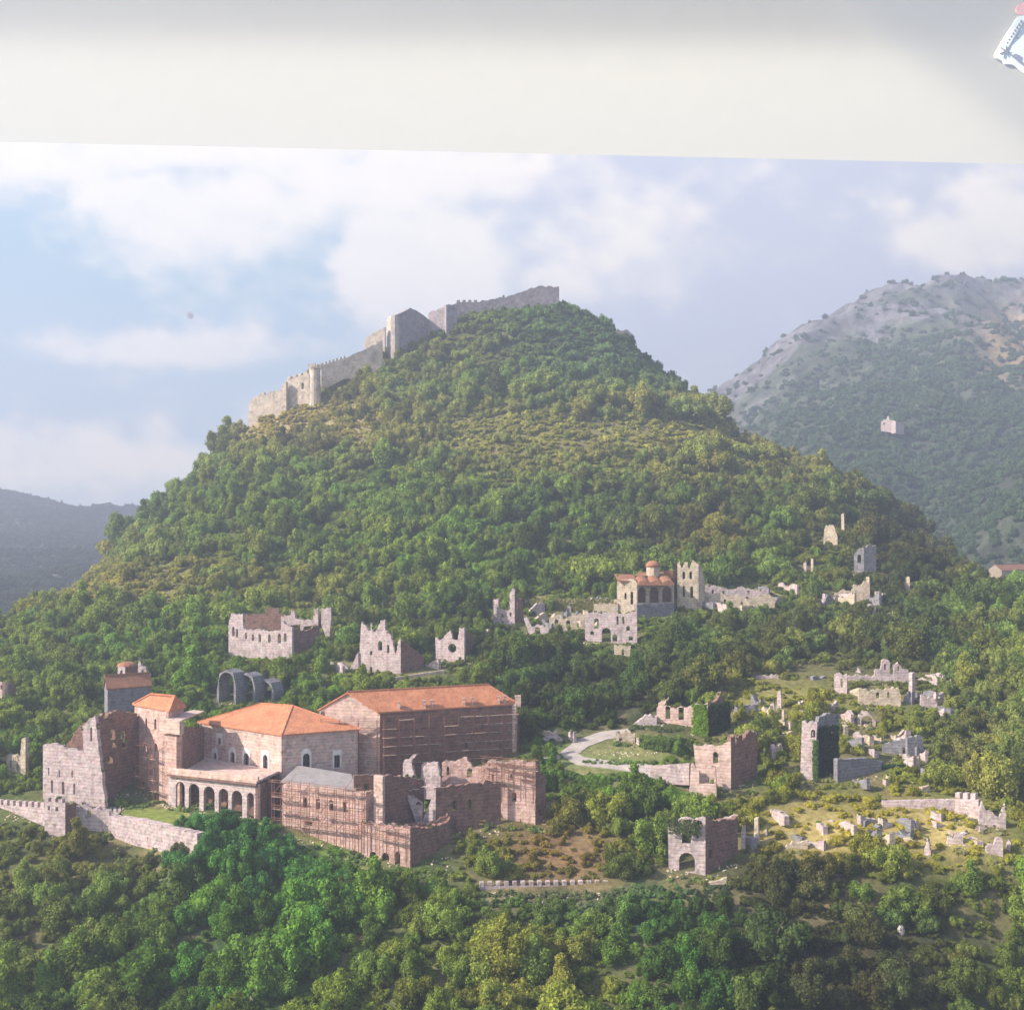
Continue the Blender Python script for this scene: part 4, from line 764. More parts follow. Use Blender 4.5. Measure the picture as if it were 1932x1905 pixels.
ruin('arched_ruin', 'thin standing arch outline above the white stone stub', 'ruin', [dict(x0=1618, x1=1652, Y=306, k=.2, mat='pale', top=[(1618, 1352), (1626, 1340), (1640, 1345), (1652, 1360)], bot=[(1618, 1382), (1652, 1380)], holes=[(1636, 1350, 22, 30, 'arch')])])
t_ = wall('boundary_wall', (1580, 276), (1680, 284), [(1580, 1432), (1640, 1430), (1668, 1436)], [(1580, 1500), (1668, 1502)], M['grey'], None, (), 1.4, .2); tag(t_, 'large dark grey blank wall right of the slender tower', 'wall')
# lower right
ruin('gatehouse_ruin', 'roofless gatehouse ruin with big dark arch above the curved path', 'ruin', [
  dict(x0=1259, x1=1331, Y=239, k=.25, top=[(1260, 1560), (1268, 1548), (1285, 1543), (1303, 1544), (1322, 1543), (1331, 1540)], bot=[(1262, 1640), (1331, 1652)], mat='pale', holes=[(1295, 1565, 17, 26, 'rect'), (1296, 1608, 30, 36, 'arch'), (1316, 1560, 6, 22, 'rect')]),
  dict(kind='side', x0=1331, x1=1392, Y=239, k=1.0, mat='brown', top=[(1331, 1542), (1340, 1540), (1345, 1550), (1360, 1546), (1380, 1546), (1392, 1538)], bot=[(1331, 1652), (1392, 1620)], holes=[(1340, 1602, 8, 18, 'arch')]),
  dict(x0=1355, x1=1392, Y=250, k=.2, mat='pale', top=[(1355, 1546), (1375, 1542), (1392, 1538)], bot=[(1355, 1558), (1382, 1560), (1390, 1575)], sink=0, clear=False)])
ruin('wall_fragment', 'scatter of low pillars on the meadow right of the gatehouse', 'ruin', [dict(x0=1398, x1=1406, Y=247, top=[(1399, 1560), (1404, 1557)], bot=[(1398, 1580), (1406, 1582)]), dict(x0=1422, x1=1431, Y=249, mat='warm', top=[(1423, 1543), (1430, 1542)], bot=[(1422, 1572), (1431, 1574)]), dict(x0=1440, x1=1448, Y=246, mat='warm', top=[(1441, 1565), (1447, 1563)], bot=[(1440, 1578), (1448, 1579)]),
   dict(x0=1482, x1=1524, Y=240, k=.1, mat='warm', top=[(1482, 1598), (1495, 1588), (1505, 1590), (1524, 1586)], bot=[(1482, 1604), (1524, 1606)])])
t_ = wall('stone_wall', (1498, 262), (1572, 258), [(1498, 1541), (1520, 1539), (1545, 1545), (1572, 1548)], [(1498, 1552), (1572, 1556)], M['pale'], None, (), 1.4, .2); tag(t_, 'short low white wall lying in the dry meadow', 'wall')
bw = empty('meadow_wall', P(1750, 1530, 262), 'long straight white wall ending in tall merlons at the right of the meadow', 'wall')
wall('wall', (1665, 265), (1802, 262), [(1665, 1511), (1802, 1508)], [(1665, 1526), (1802, 1523)], M['pale'], bw, (), 1.4, .1)
wall('wall', (1801, 262), (1846, 258), merlons(1802, 1506, 1846, 1508, 3, 11, .6), [(1802, 1532), (1846, 1540)], M['pale'], bw, (), 1.5, .05)
ruin('ruined_gate', 'pale spiky gate ruin right of the tall merlons', 'ruin', [dict(x0=1848, x1=1898, Y=254, k=.15, top=[(1848, 1530), (1853, 1512), (1860, 1530), (1870, 1528), (1876, 1536), (1884, 1542), (1890, 1532), (1896, 1516), (1898, 1535)], bot=[(1848, 1546), (1856, 1584), (1898, 1582)], holes=[(1876, 1556, 6, 18, 'rect'), (1860, 1562, 4, 12, 'rect')])])
ruin('wall_fragment', 'tapering white pillar standing alone at the lower edge of the meadow', 'ruin', [dict(x0=1740, x1=1756, Y=244, top=[(1744, 1600), (1747, 1578), (1751, 1580), (1756, 1612)], bot=[(1740, 1624), (1756, 1628)])])
ruin('ruined_house', 'small white forked ruin between the lone pillar and the spiky gate', 'ruin', [dict(x0=1785, x1=1820, Y=247, k=.2, top=[(1787, 1590), (1792, 1568), (1796, 1568), (1798, 1582), (1803, 1570), (1819, 1570), (1817, 1590), (1820, 1592)], bot=[(1785, 1612), (1820, 1616)])])
ruin('ruined_house', 'pale leaning wall corner below the spiky gate ruin', 'ruin', [dict(x0=1860, x1=1893, Y=243, k=.2, top=[(1860, 1598), (1868, 1590), (1875, 1594), (1880, 1580), (1892, 1582)], bot=[(1864, 1622), (1893, 1620)]), dict(x0=1897, x1=1907, Y=245, top=[(1898, 1590), (1903, 1583), (1907, 1588)], bot=[(1897, 1608), (1904, 1606)])])
crenel('low pale wall of small square merlons above the dark gully, below the brown scrub', (905, 234), (1155, 237), 905, 1672, 1155, 1669, 1690, 1686, 16, 8, 'pale', .5, 1.2)
PZ.append((905, 1664, 1155, 1688, 231, 238))
PZ.append((1160, 1664, 1372, 1680, 234, 238))
o = wall('curved_path_wall', (1160, 237), (1372, 236), [(1160, 1668), (1220, 1673), (1280, 1671), (1330, 1667), (1372, 1656)], [(1160, 1676), (1220, 1681), (1280, 1679), (1330, 1675), (1372, 1668)], M['warm'], None, (), 1.2, .15); tag(o, 'low curved wall sweeping below the gatehouse ruin', 'wall')
# low stumps of vanished houses
def stump(i, px, py, w_, h_, grp, lab):
    Y_ = D(py)-1; g = random.Random(i); n = g.randint(2, 4); tp = [(px-w_/2+w_*k/n, py-h_*g.uniform(.25, 1.0)) for k in range(n+1)]
    kx = g.choice([-.9, -.4, .3]); o = wall('wall_stump', (px-w_/2, Y_-kx*w_/F*Y_), (px+w_/2, Y_+kx*w_/F*Y_), tp, [(px-w_/2, py), (px+w_/2, py)], M[g.choice(['pale', 'warm', 'pale', 'grey'])], None, (), g.uniform(.8, 1.6), .3, 1.5, clear=False)
    tag(o, lab, 'wall stump', grp)
g_ = random.Random(5)
for (x0, y0, x1, y1, n, lab, grp) in ((1400, 1275, 1790, 1430, 44, 'low crumbling wall stump in the scrub of the upper right slope', 'wall stumps on the upper right slope'), (1400, 1545, 1900, 1600, 22, 'low crumbling wall stump on the dry meadow', 'wall stumps on the dry meadow'),
      (990, 1140, 1165, 1195, 18, 'low crumbling wall stump on the church terrace', 'wall stumps on the church terrace'), (1320, 1112, 1660, 1165, 18, 'low crumbling wall stump right of the church tower', 'wall stumps right of the church'), (1030, 1385, 1300, 1445, 4, 'low crumbling wall stump beside the road bend', 'wall stumps by the road bend'),
      (620, 1180, 920, 1285, 8, 'low crumbling wall stump above the great hall roof', 'wall stumps above the great hall'), (1600, 1400, 1800, 1500, 10, 'low crumbling wall stump in the pale scrub at the right', 'wall stumps in the pale scrub')):
    for i in range(n): stump(g_.randrange(9999), g_.uniform(x0, x1), g_.uniform(y0, y1), g_.uniform(9, 42), g_.uniform(9, 26), grp, lab)
# fallen masonry below the ruins
rb_ = MB(); g_ = random.Random(11)
for x0, y0, x1, y1, Ya, Yb in list(PZ):
    if y1 < 900 or Ya > 470: continue
    if y1-y0 < 22: continue
    for i in range(int((x1-x0)*.3)):
        px = g_.uniform(x0-4, x1+4); Y_ = Ya - abs(g_.gauss(0, 1.3)) + (Yb-Ya)*.3; X_ = (px-CX)/F*Y_; s_ = g_.uniform(.12, .4)
        rb_.box((X_, Y_, float(zat(X_, Y_))+s_*.2), (s_, g_.uniform(-.2, .2), 0), (g_.uniform(-.2, .2), s_, .1), (.1, 0, s_*.7))
rbo = rb_.build('rubble', M['warm']); tag(rbo, 'loose fallen stones lying at the foot of the ruins', 'rubble', None, 'stuff')
# road
def drape(name, pts, width, mat, lift=.25):
    mb = MB(); P3 = []
    fine = []
    for (a, b) in zip(pts[:-1], pts[1:]):
        for i in range(6): t = i/6; fine.append((a[0]+(b[0]-a[0])*t, a[1]+(b[1]-a[1])*t))
    fine.append(pts[-1]); lv = []
    for i, (x, y) in enumerate(fine):
        x2, y2 = fine[min(i+1, len(fine)-1)]; x1, y1 = fine[max(i-1, 0)]; d = Vector((x2-x1, y2-y1)).normalized(); n = Vector((-d.y, d.x))*width/2
        zc = max(zat(x+n.x, y+n.y), zat(x-n.x, y-n.y), zat(x, y)) + lift; lv.append((Vector((x+n.x, y+n.y, float(zat(x+n.x, y+n.y))+lift)), Vector((x-n.x, y-n.y, float(zat(x-n.x, y-n.y))+lift))))
    for (a, b), (c, d) in zip(lv[:-1], lv[1:]): mb.prism([a, c, d, b], (0, 0, -.3))
    o = mb.build(name, mat); o['kind'] = 'structure'; return o
def gp(px, py):    # ground point seen at a picture position on the near slope
    Y = D(py); 
    for _ in range(25):
        z = zat((px-CX)/F*Y, Y); Y2 = z*F/(HY-py); Y = Y*.6 + Y2*.4 if 150 < Y2 < 600 else Y
    return ((px-CX)/F*Y, Y)
drape('road', [gp(*q) for q in ((1230, 1452), (1160, 1444), (1095, 1436), (1072, 1422), (1100, 1402), (1140, 1388), (1190, 1382))], 4.2, M['path'], .2)
PZ += [(1062, 1384, 1200, 1455, 280, 300)]

# ------------------------------------------------------------------ castle on the summit
def cw(label, A, B, top, bot, mat='castle', holes=(), th=2.5, name='castle_wall', amp=.7):
    o = wall(name, A, B, top, bot, M[mat], None, holes, th, amp, 8, step=1.6); tag(o, label, 'castle wall'); return o
cw('lowest castle curtain wall stepping down the left end of the ridge', (466, 624), (540, 618), [(468, 780), (472, 756), (480, 748), (497, 740), (500, 746), (512, 738), (530, 735), (535, 722), (540, 720)], [(468, 800), (480, 792), (540, 768)])
cw('long lit castle curtain wall with merlons left of the round turret', (540, 622), (585, 618), [(540, 722)] + merlons(543, 716, 583, 704, 4, 5), [(540, 768), (583, 742)], holes=[(571, 722, 5, 12, 'arch')])
ct = empty('castle_turret', P(594, 740, 616), 'round castle turret with battlements on the left curtain wall', 'turret')
mb = MB(); bp = P(594, 742, 620); mb.tube([bp-Vector((0, 0, 8)), P(594, 700, 620), P(594, 696, 620)], [3.4, 3.1, 3.4], 14); mb.build('tower_body', M['castle'], ct)
mb = MB()
for i in range(9): t = i*2*math.pi/9; q = P(594, 692, 620)+Vector((3.0*math.cos(t), 3.0*math.sin(t), 0)); mb.box(q, (1.1, 0, 0), (0, 1.1, 0), (0, 0, 2.6))
mb.build('battlements', M['castle'], ct)
cw('sloping castle curtain wall climbing from the turret towards the keep', (604, 630), (725, 640), merlons(606, 690, 655, 675, 7, 5) + [(660, 672), (690, 658), (722, 642)], [(606, 712), (650, 688), (690, 690), (722, 664)])
cw('upper left castle parapet wall behind the tree', (686, 652), (728, 650), [(688, 650), (690, 636), (708, 626), (726, 617)], [(688, 662), (726, 662)])
kp = empty('castle_keep', P(742, 660, 648), 'tall castle keep with bright left edge and gabled dark front', 'keep')
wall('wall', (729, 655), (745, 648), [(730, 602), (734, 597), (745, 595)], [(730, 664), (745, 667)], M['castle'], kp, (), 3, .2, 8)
wall('wall', (745, 648), (808, 672), [(745, 595), (762, 588), (774, 581), (786, 586), (798, 594), (808, 602)], [(745, 664), (808, 648)], M['castle_shade'], kp, (), 3, .2, 8)
cw('broken middle castle wall right of the gabled keep', (808, 672), (845, 668), [(808, 592), (815, 586), (828, 582), (841, 578)], [(808, 640), (845, 628)], 'castle_shade')
cw('short square castle tower in the middle of the summit wall', (842, 664), (862, 668), [(842, 575), (862, 572)], [(842, 612), (862, 608)], 'castle_shade', name='castle_tower')
cw('long summit castle wall with merlons rising to the right', (862, 676), (960, 684), merlons(862, 570, 905, 570, 4, 4) + [(910, 566), (935, 564), (960, 558)], [(862, 600), (960, 582)], 'castle_shade')
cw('highest castle wall ending in a sheer corner at the summit', (960, 684), (1055, 690), [(960, 558), (980, 552), (1002, 543), (1015, 540), (1040, 540), (1055, 541)], [(960, 588), (1055, 582)], 'castle_shade')
for (x, y, Y) in ((1186, 620, 690),): cw('tiny outlying wall at the right shoulder of the summit', (1160, 688), (1190, 690), [(1160, 624), (1185, 622), (1190, 630)], [(1160, 632), (1190, 640)], 'castle_shade')
fw = ruin('distant_building', 'tiny white building far off on the wooded mountain side', 'building', [dict(x0=1662, x1=1690, Y=1120, k=.4, mat='pale', top=[(1662, 796), (1668, 791), (1672, 792), (1674, 785), (1677, 785), (1678, 792), (1690, 794)], bot=[(1662, 804), (1690, 808)], holes=[(1668, 797, 2.5, 5, 'rect'), (1683, 798, 2.5, 5, 'rect')], th=6, amp=0, sink=5), dict(kind='side', x0=1690, x1=1706, Y=1116, k=1.0, mat='pale', top=[(1690, 794), (1698, 797), (1706, 803)], bot=[(1690, 808), (1706, 811)], th=5, amp=0, sink=5)])

# ------------------------------------------------------------------ foliage
def crown_arrays(seed, n, leaf, lobes=11, squash=1.0, spread=.55, rmin=.26, rmax=.44):
    g = np.random.default_rng(seed); C = []; R = []
    for i in range(lobes):
        a = g.uniform(0, 2*math.pi); rr = spread*math.sqrt(g.uniform(0, 1)); zz = g.uniform(.3, 1.05)*squash*(1-.35*rr); C.append((rr*math.cos(a), rr*math.sin(a), zz)); R.append(g.uniform(rmin, rmax)*(1.05-.25*zz))
    C.append((.1, 0, .42*squash)); R.append(.42); C = np.array(C); R = np.array(R)
    V = []; Fc = []
    m = int(n*2.4); k = g.choice(len(R), m, p=R**2/(R**2).sum()); d = g.normal(size=(m, 3)); d /= np.linalg.norm(d, axis=1)[:, None]
    bumps = 1 + .16*np.sin(d[:, 0]*7+k)*np.sin(d[:, 1]*6+2*k)*np.cos(d[:, 2]*5) + g.normal(0, .07, m)
    p = C[k] + d*(R[k]*bumps)[:, None]
    ins = (np.linalg.norm(p[:, None]-C[None], axis=2) < R[None]*.86).any(1); ok = (~ins) & (p[:, 2] > .03); p = p[ok][:n]; d = d[ok][:n]; m = len(p)
    p += g.normal(0, .03, p.shape); nr = d + g.normal(0, .6, (m, 3)); nr /= np.linalg.norm(nr, axis=1)[:, None]
    t = np.cross(nr, g.normal(size=(m, 3))); t /= np.linalg.norm(t, axis=1)[:, None]; b = np.cross(nr, t); s = leaf*g.uniform(.6, 1.35, (m, 1))
    q = np.stack([p - t*s, p - b*s*.6 + nr*s*.15, p + t*s, p + b*s*.6], 1).reshape(-1, 3)
    f = np.arange(4*m).reshape(-1, 4)
    # dense inner mass of each lobe
    cv = []; cf = []; nb = len(q)
    for c_, r_ in zip(C, R):
        ring = []
        for i in range(5):
            th = math.pi*(i+.5)/5
            for j in range(8):
                a = j*math.pi/4 + i*.3; rr = r_*.84*(1+g.uniform(-.1, .06)); cv.append((c_[0]+rr*math.sin(th)*math.cos(a), c_[1]+rr*math.sin(th)*math.sin(a), max(c_[2]+rr*math.cos(th), .02)))
        o = nb + len(cv) - 40
        for i in range(4):
            for j in range(8): cf.append((o+i*8+j, o+i*8+(j+1) % 8, o+(i+1)*8+(j+1) % 8, o+(i+1)*8+j))
        cf.append((o, o+2, o+4, o+6)); cf.append((o+32, o+34, o+36, o+38))
    return np.vstack([q, cv]), np.vstack([f, cf])
def arr_mesh(name, v, f, mat):
    me = bpy.data.meshes.new(name); me.vertices.add(len(v)); me.vertices.foreach_set('co', np.asarray(v, np.float32).ravel())
    me.loops.add(f.size); me.loops.foreach_set('vertex_index', f.ravel().astype(np.int32)); me.polygons.add(len(f)); me.polygons.foreach_set('loop_start', np.arange(0, f.size, 4, dtype=np.int32))
    me.update(calc_edges=True); me.materials.append(mat); return me
KINDS = []
for s in range(8):
    v, f = crown_arrays(100+s, 2600, .052, lobes=[15, 19, 24, 14, 20, 26, 17, 22][s], squash=[1, 1.15, .8, 1.5, 1.0, .7, 1.15, .9][s], spread=[.75, .65, .9, .5, .8, 1.0, .7, .8][s], rmin=.13, rmax=.34)
    KINDS.append(arr_mesh('crown', v, f, LEAF))
TR = []
for s in range(4):
    mb = MB(); g = random.Random(s)
    mb.tube([(0, 0, -.35), (.02, .01, .15), (.04, -.02, .5)], [.07, .055, .035], 6)
    for i in range(4):
        a = i*1.6+g.random(); mb.tube([(.02, 0, .2+.07*i), (.22*math.cos(a), .22*math.sin(a), .45+.06*i), (.4*math.cos(a), .4*math.sin(a), .7+.05*i)], [.03, .02, .008], 5)
    me = bpy.data.meshes.new('trunk'); me.from_pydata(mb.v, [], mb.f); me.materials.append(M['trunk']); TR.append(me)

def zone_hit(px, pt, pb, rp, Y):
    for x0, y0, x1, y1, Ya, Yb in PZ:
        if y1 < 810: y1 = y1 - (14 if x0 > 720 else 22)
        if px+rp*.8 > x0 and px-rp*.8 < x1:
            if Y < Ya+1 and pt < y1 and pb > y0: return True
            if Ya-2 <= Y <= Yb+4 and pb > y0 - 5 and pt < y1: return True
    return False
MEADOW = [(1430, 1525, 1870, 1612, .05), (1380, 1296, 1580, 1350, .25), (975, 1575, 1140, 1665, .15), (378, 1520, 515, 1580, 0), (560, 1588, 690, 1630, .0), (1050, 1405, 1240, 1448, .12), (1000, 1128, 1165, 1175, .3), (1330, 1105, 1500, 1160, .25), (460, 765, 720, 838, .3), (850, 790, 1420, 862, .6), (1560, 1260, 1780, 1345, .2), (110, 1060, 350, 1150, .4)]
cand = []
y = 186.
while y < 745:
    st = 5.2 + (y-186)/560*3.0
    x = -y*.5-20
    while x < y*.5+20:
        cand.append((x + random.uniform(-.45, .45)*st, y + random.uniform(-.45, .45)*st)); x += st
    y += st
cand = np.array(cand); cz = zat(cand[:, 0], cand[:, 1])
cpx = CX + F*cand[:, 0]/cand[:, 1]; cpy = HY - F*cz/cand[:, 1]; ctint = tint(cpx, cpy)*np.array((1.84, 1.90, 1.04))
big = fbm(cand[:, 0]/25, cand[:, 1]/25, 3, 71); trees = []
for i in range(len(cand)):
    x, y = cand[i]; z = cz[i]; px, py = cpx[i], cpy[i]
    if px < -90 or px > 2030 or py > 2130: continue
    R = min(7, math.exp(random.gauss(math.log(3.25), .34))*(.5+1.05*big[i]))*(1+(y-186)/640)
    md = False
    for x0, y0, x1, y1, pr in MEADOW:
        if x0 < px < x1 and y0 < py < y1: md = True; keep = random.random() < pr
    if md:
        if not keep: continue
        R *= .5
    if 455 < px < 1250 and y > 618: R *= .8 if y < 655 else .6
    H = R*random.uniform(.95, 1.35); ok = False
    for k_ in range(4):
        rp = R*F/y; 
        if not zone_hit(px, py - H*F/y*1.1, py, rp, y): ok = True; break
        R *= .55; H *= .55
    if not ok or R < .7: continue
    jit = random.uniform(.62, 1.5); c = ctint[i]*jit; c = c*np.array([random.uniform(.85, 1.2), 1, random.uniform(.85, 1.15)])
    c = c*min(1, .33/max(c)); c[0] = min(c[0], c[1]*1.02)
    if random.random() < .1 and y > 260: c = c*.55
    trees.append((x, y, z, R, H, c, px, py))
for px, py, R in ((352, 1604, 3.6), (388, 1606, 3.4), (425, 1609, 3.4), (462, 1606, 3.2), (498, 1608, 3.6), (535, 1609, 3.4), (395, 1650, 4.2), (450, 1640, 4.8), (505, 1632, 4.4), (560, 1640, 4.0), (430, 1600, 3.0), (530, 1605, 3.4), (355, 1680, 4.5), (330, 1640, 3.0), (600, 1650, 4.0), (650, 1668, 4.0), (480, 1700, 5), (560, 1700, 5)):
    Y_ = D(py+12); X_ = (px-CX)/F*Y_; z_ = float(zat(X_, Y_)); trees.append((X_, Y_, z_, R, R*1.25, np.array((.10, .24, .06))*random.uniform(.8, 1.3), px, HY-z_*F/Y_))
    if py < 1610: trees[-1] = (X_, Y_, z_, R, R*1.15, *trees[-1][5:])
for px, py, R in ((222, 1612, 1.8), (250, 1626, 2.1), (285, 1634, 2.3), (318, 1640, 2.3), (345, 1644, 2.6), (190, 1590, 1.8), (150, 1588, 2)):
    Y_ = D(py); X_ = (px-CX)/F*Y_; z_ = float(zat(X_, Y_)); trees.append((X_, Y_, z_, R, R*1.0, np.array((.15, .17, .06))*random.uniform(.7, 1.2), px, HY-z_*F/Y_))
CYP = [(950, 1275, 8), (962, 1262, 7), (1012, 1250, 6.5), (1035, 1015, 8), (1020, 1000, 7), (895, 1240, 6), (1480, 1245, 6), (1255, 1120, 6), (1745, 1260, 6), (1560, 1190, 6), (700, 1300, 6)]
def area(t):
    x, y, z, R, H, c, px, py = t
    if px < -30 or px > 1960 or py - H*F/y > 1900: return 0
    return R*H/y**2
trees.sort(key=area, reverse=True)
near = trees[:300]; rest = trees[300:]
KW = [((.30, .26, .0), 'x')]
def describe(c, R, px, py, k):
    g = c[1]/max(c[0], 1e-3); lum = sum(c)/3
    col = 'reddish brown' if g < .8 else 'dusky olive brown' if g < 1.0 and lum < .09 else 'yellowish' if g < 1.08 else 'olive green' if g < 1.3 else 'deep emerald green' if g > 2.2 and lum < .09 else 'bright leaf green' if g > 1.6 else 'mid green' if lum > .07 else 'dark green'
    size = 'large' if R > 5 else 'small' if R < 3 else 'medium'
    shape = ['rounded', 'upright domed', 'spreading', 'tall narrow', 'loose many lobed', 'low wide', 'bushy', 'broad'][k]
    if py < 1500: pl = 'among the ruins on the slope'
    elif py < 1700: pl = ['directly below the merloned wall at the left', 'below the pale retaining wall', 'under the scaffolded wing', 'beside the brown scrub below the ruined tower', 'near the gatehouse ruin', 'at the lower rim of the dry meadow', 'below the spiky gate ruin at the right'][min(6, max(0, int(px/276)))]
    elif py < 1830: pl = ['on the lower left slope', 'in the emerald thicket below the lawn', 'below the buttressed block', 'under the low merloned wall', 'in the dark gully below the gatehouse', 'in the shaded valley right of the gully', 'on the lower right slope'][min(6, max(0, int(px/276)))]
    else: pl = 'at the bottom edge, ' + ['far left', 'left', 'left of centre', 'centre', 'right of centre', 'right', 'far right'][min(6, max(0, int(px/276)))]
    return '%s %s %s tree %s' % (size, shape, col, pl)
protos = []
for i, (x, y, z, R, H, c, px, py) in enumerate(near):
    k = i if i < 8 else random.randrange(8)
    if i >= 8 and H/R > 1.45: k = 4
    e = bpy.data.objects.new('bushy_tree', None); COL.objects.link(e); e.location = (x, y, z-.3); e.rotation_euler = (0, 0, random.uniform(0, 6.28)); e.scale = (R, R, H)
    tag(e, describe(c, R, px, py, k), 'tree', 'trees on the near slope')
    cr = bpy.data.objects.new('crown', KINDS[k]); COL.objects.link(cr); cr.parent = e; cr['tint'] = [float(q) for q in c]
    tk = bpy.data.objects.new('trunk', TR[k % 4]); COL.objects.link(tk); tk.parent = e
    if i < 8: protos.append(cr)

for i, (px, py, H) in enumerate(CYP):
    Y_ = D(py); X_ = (px-CX)/F*Y_; e = bpy.data.objects.new('cypress', None); COL.objects.link(e); e.location = (X_, Y_, float(zat(X_, Y_))-.3); e.scale = (1.5, 1.5, H/1.5)
    tag(e, 'dark narrow upright cypress among the rounder trees', 'cypress', 'dark cypresses on the slope')
    cr = bpy.data.objects.new('crown', KINDS[3]); COL.objects.link(cr); cr.parent = e; cr['tint'] = [.045, .065, .03]
    tk = bpy.data.objects.new('trunk', TR[i % 4]); COL.objects.link(tk); tk.parent = e
def scatter(name, pts, label, cat):
    """pts rows: x,y,z,sx,sz,rot,idx,r,g,b"""
    pts = np.array(pts, float); me = bpy.data.meshes.new(name); me.vertices.add(len(pts)); me.vertices.foreach_set('co', pts[:, :3].astype(np.float32).ravel())
    def at(n, ty, data, key):
        a = me.attributes.new(n, ty, 'POINT'); a.data.foreach_set(key, data)
    at('scl', 'FLOAT_VECTOR', np.stack([pts[:, 3], pts[:, 3], pts[:, 4]], 1).astype(np.float32).ravel(), 'vector')
    at('rot', 'FLOAT_VECTOR', np.stack([0*pts[:, 5], 0*pts[:, 5], pts[:, 5]], 1).astype(np.float32).ravel(), 'vector')
    at('idx', 'INT', pts[:, 6].astype(np.int32), 'value')
    at('tint', 'FLOAT_COLOR', np.c_[pts[:, 7:10], np.ones(len(pts))].astype(np.float32).ravel(), 'color')
    o = bpy.data.objects.new(name, me); COL.objects.link(o)
    ng = bpy.data.node_groups.get('scatter_crowns')
    if ng is None:
        ng = bpy.data.node_groups.new('scatter_crowns', 'GeometryNodeTree')
        ng.interface.new_socket('Geometry', in_out='INPUT', socket_type='NodeSocketGeometry'); ng.interface.new_socket('Geometry', in_out='OUTPUT', socket_type='NodeSocketGeometry')
        N = ng.nodes; L = ng.links; gi = N.new('NodeGroupInput'); go = N.new('NodeGroupOutput'); ip = N.new('GeometryNodeInstanceOnPoints'); jn = N.new('GeometryNodeJoinGeometry')
        for p in protos:
            oi = N.new('GeometryNodeObjectInfo'); oi.transform_space = 'ORIGINAL'; oi.inputs['Object'].default_value = p; oi.inputs['As Instance'].default_value = True; L.new(oi.outputs['Geometry'], jn.inputs[0])
        def na(n, ty):
            q = N.new('GeometryNodeInputNamedAttribute'); q.data_type = ty; q.inputs['Name'].default_value = n; return [s for s in q.outputs if s.enabled and s.name == 'Attribute'][0]
        L.new(gi.outputs[0], ip.inputs['Points']); L.new(jn.outputs[0], ip.inputs['Instance']); ip.inputs['Pick Instance'].default_value = True
        L.new(na('idx', 'INT'), ip.inputs['Instance Index']); L.new(na('scl', 'FLOAT_VECTOR'), ip.inputs['Scale'])
        er = N.new('FunctionNodeEulerToRotation'); L.new(na('rot', 'FLOAT_VECTOR'), er.inputs[0]); L.new(er.outputs[0], ip.inputs['Rotation']); L.new(ip.outputs[0], go.inputs[0])
    md = o.modifiers.new('scatter', 'NODES'); md.node_group = ng
    tag(o, label, cat, None, 'stuff'); return o
scatter('forest', [(x, y, z-.4, R, H, random.uniform(0, 6.28), random.randrange(8), *c) for (x, y, z, R, H, c, px, py) in rest], 'dense green woodland of rounded trees covering the castle hill', 'woodland')
# undergrowth
ug = []
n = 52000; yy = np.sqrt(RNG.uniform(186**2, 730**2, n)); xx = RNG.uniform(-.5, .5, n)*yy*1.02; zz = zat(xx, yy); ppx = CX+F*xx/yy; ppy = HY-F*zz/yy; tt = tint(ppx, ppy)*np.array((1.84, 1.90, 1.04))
for i in range(n):
    R = random.uniform(.6, 1.9)*(1 + (yy[i]-186)/600)
    if any(x0 < ppx[i] < x1 and y0 < ppy[i] < y1 for x0, y0, x1, y1, q in MEADOW): R *= random.uniform(.45, 1.1)
    H = R*random.uniform(.6, 1.0)
    if zone_hit(ppx[i], ppy[i]-H*F/yy[i], ppy[i], R*F/yy[i], yy[i]):
        if R > .7: R *= .4; H *= .4
        if zone_hit(ppx[i], ppy[i]-H*F/yy[i], ppy[i], R*F/yy[i], yy[i]): continue
    c = tt[i]*random.uniform(.75, 1.35)*np.array((1.08, 1, .95)); ug.append((xx[i], yy[i], zz[i]-.15, R, H, random.uniform(0, 6.28), random.randrange(8), *c))
for x_, y_, z_ in TOPS:
    ug.append((x_, y_, z_-.2, (q_:=random.uniform(.25, .75)), q_*random.uniform(.5, 1.1), random.uniform(0, 6), random.randrange(8), *(np.array((.17, .22, .06))*random.uniform(.6, 1.5))))
for x0, y0, x1, y1, Ya, Yb in PZ:
    if y1 < 900 or Ya > 470 or y1-y0 < 12: continue
    for i in range(int((x1-x0)*.28)):
        px_ = random.uniform(x0-3, x1+3); Y_ = Ya - random.uniform(.8, 3.0); X_ = (px_-CX)/F*Y_; q_ = random.uniform(.35, 1.0); c_ = tint(px_, (y0+y1)/2)[0]*random.uniform(.8, 1.9)*2
        ug.append((X_, Y_, float(zat(X_, Y_))-.15, q_, q_*random.uniform(.7, 1.3), random.uniform(0, 6), random.randrange(8), *np.minimum(c_, .4)))
scatter('undergrowth', ug, 'low scrub and bushes filling the gaps between trees and ruins', 'scrub')
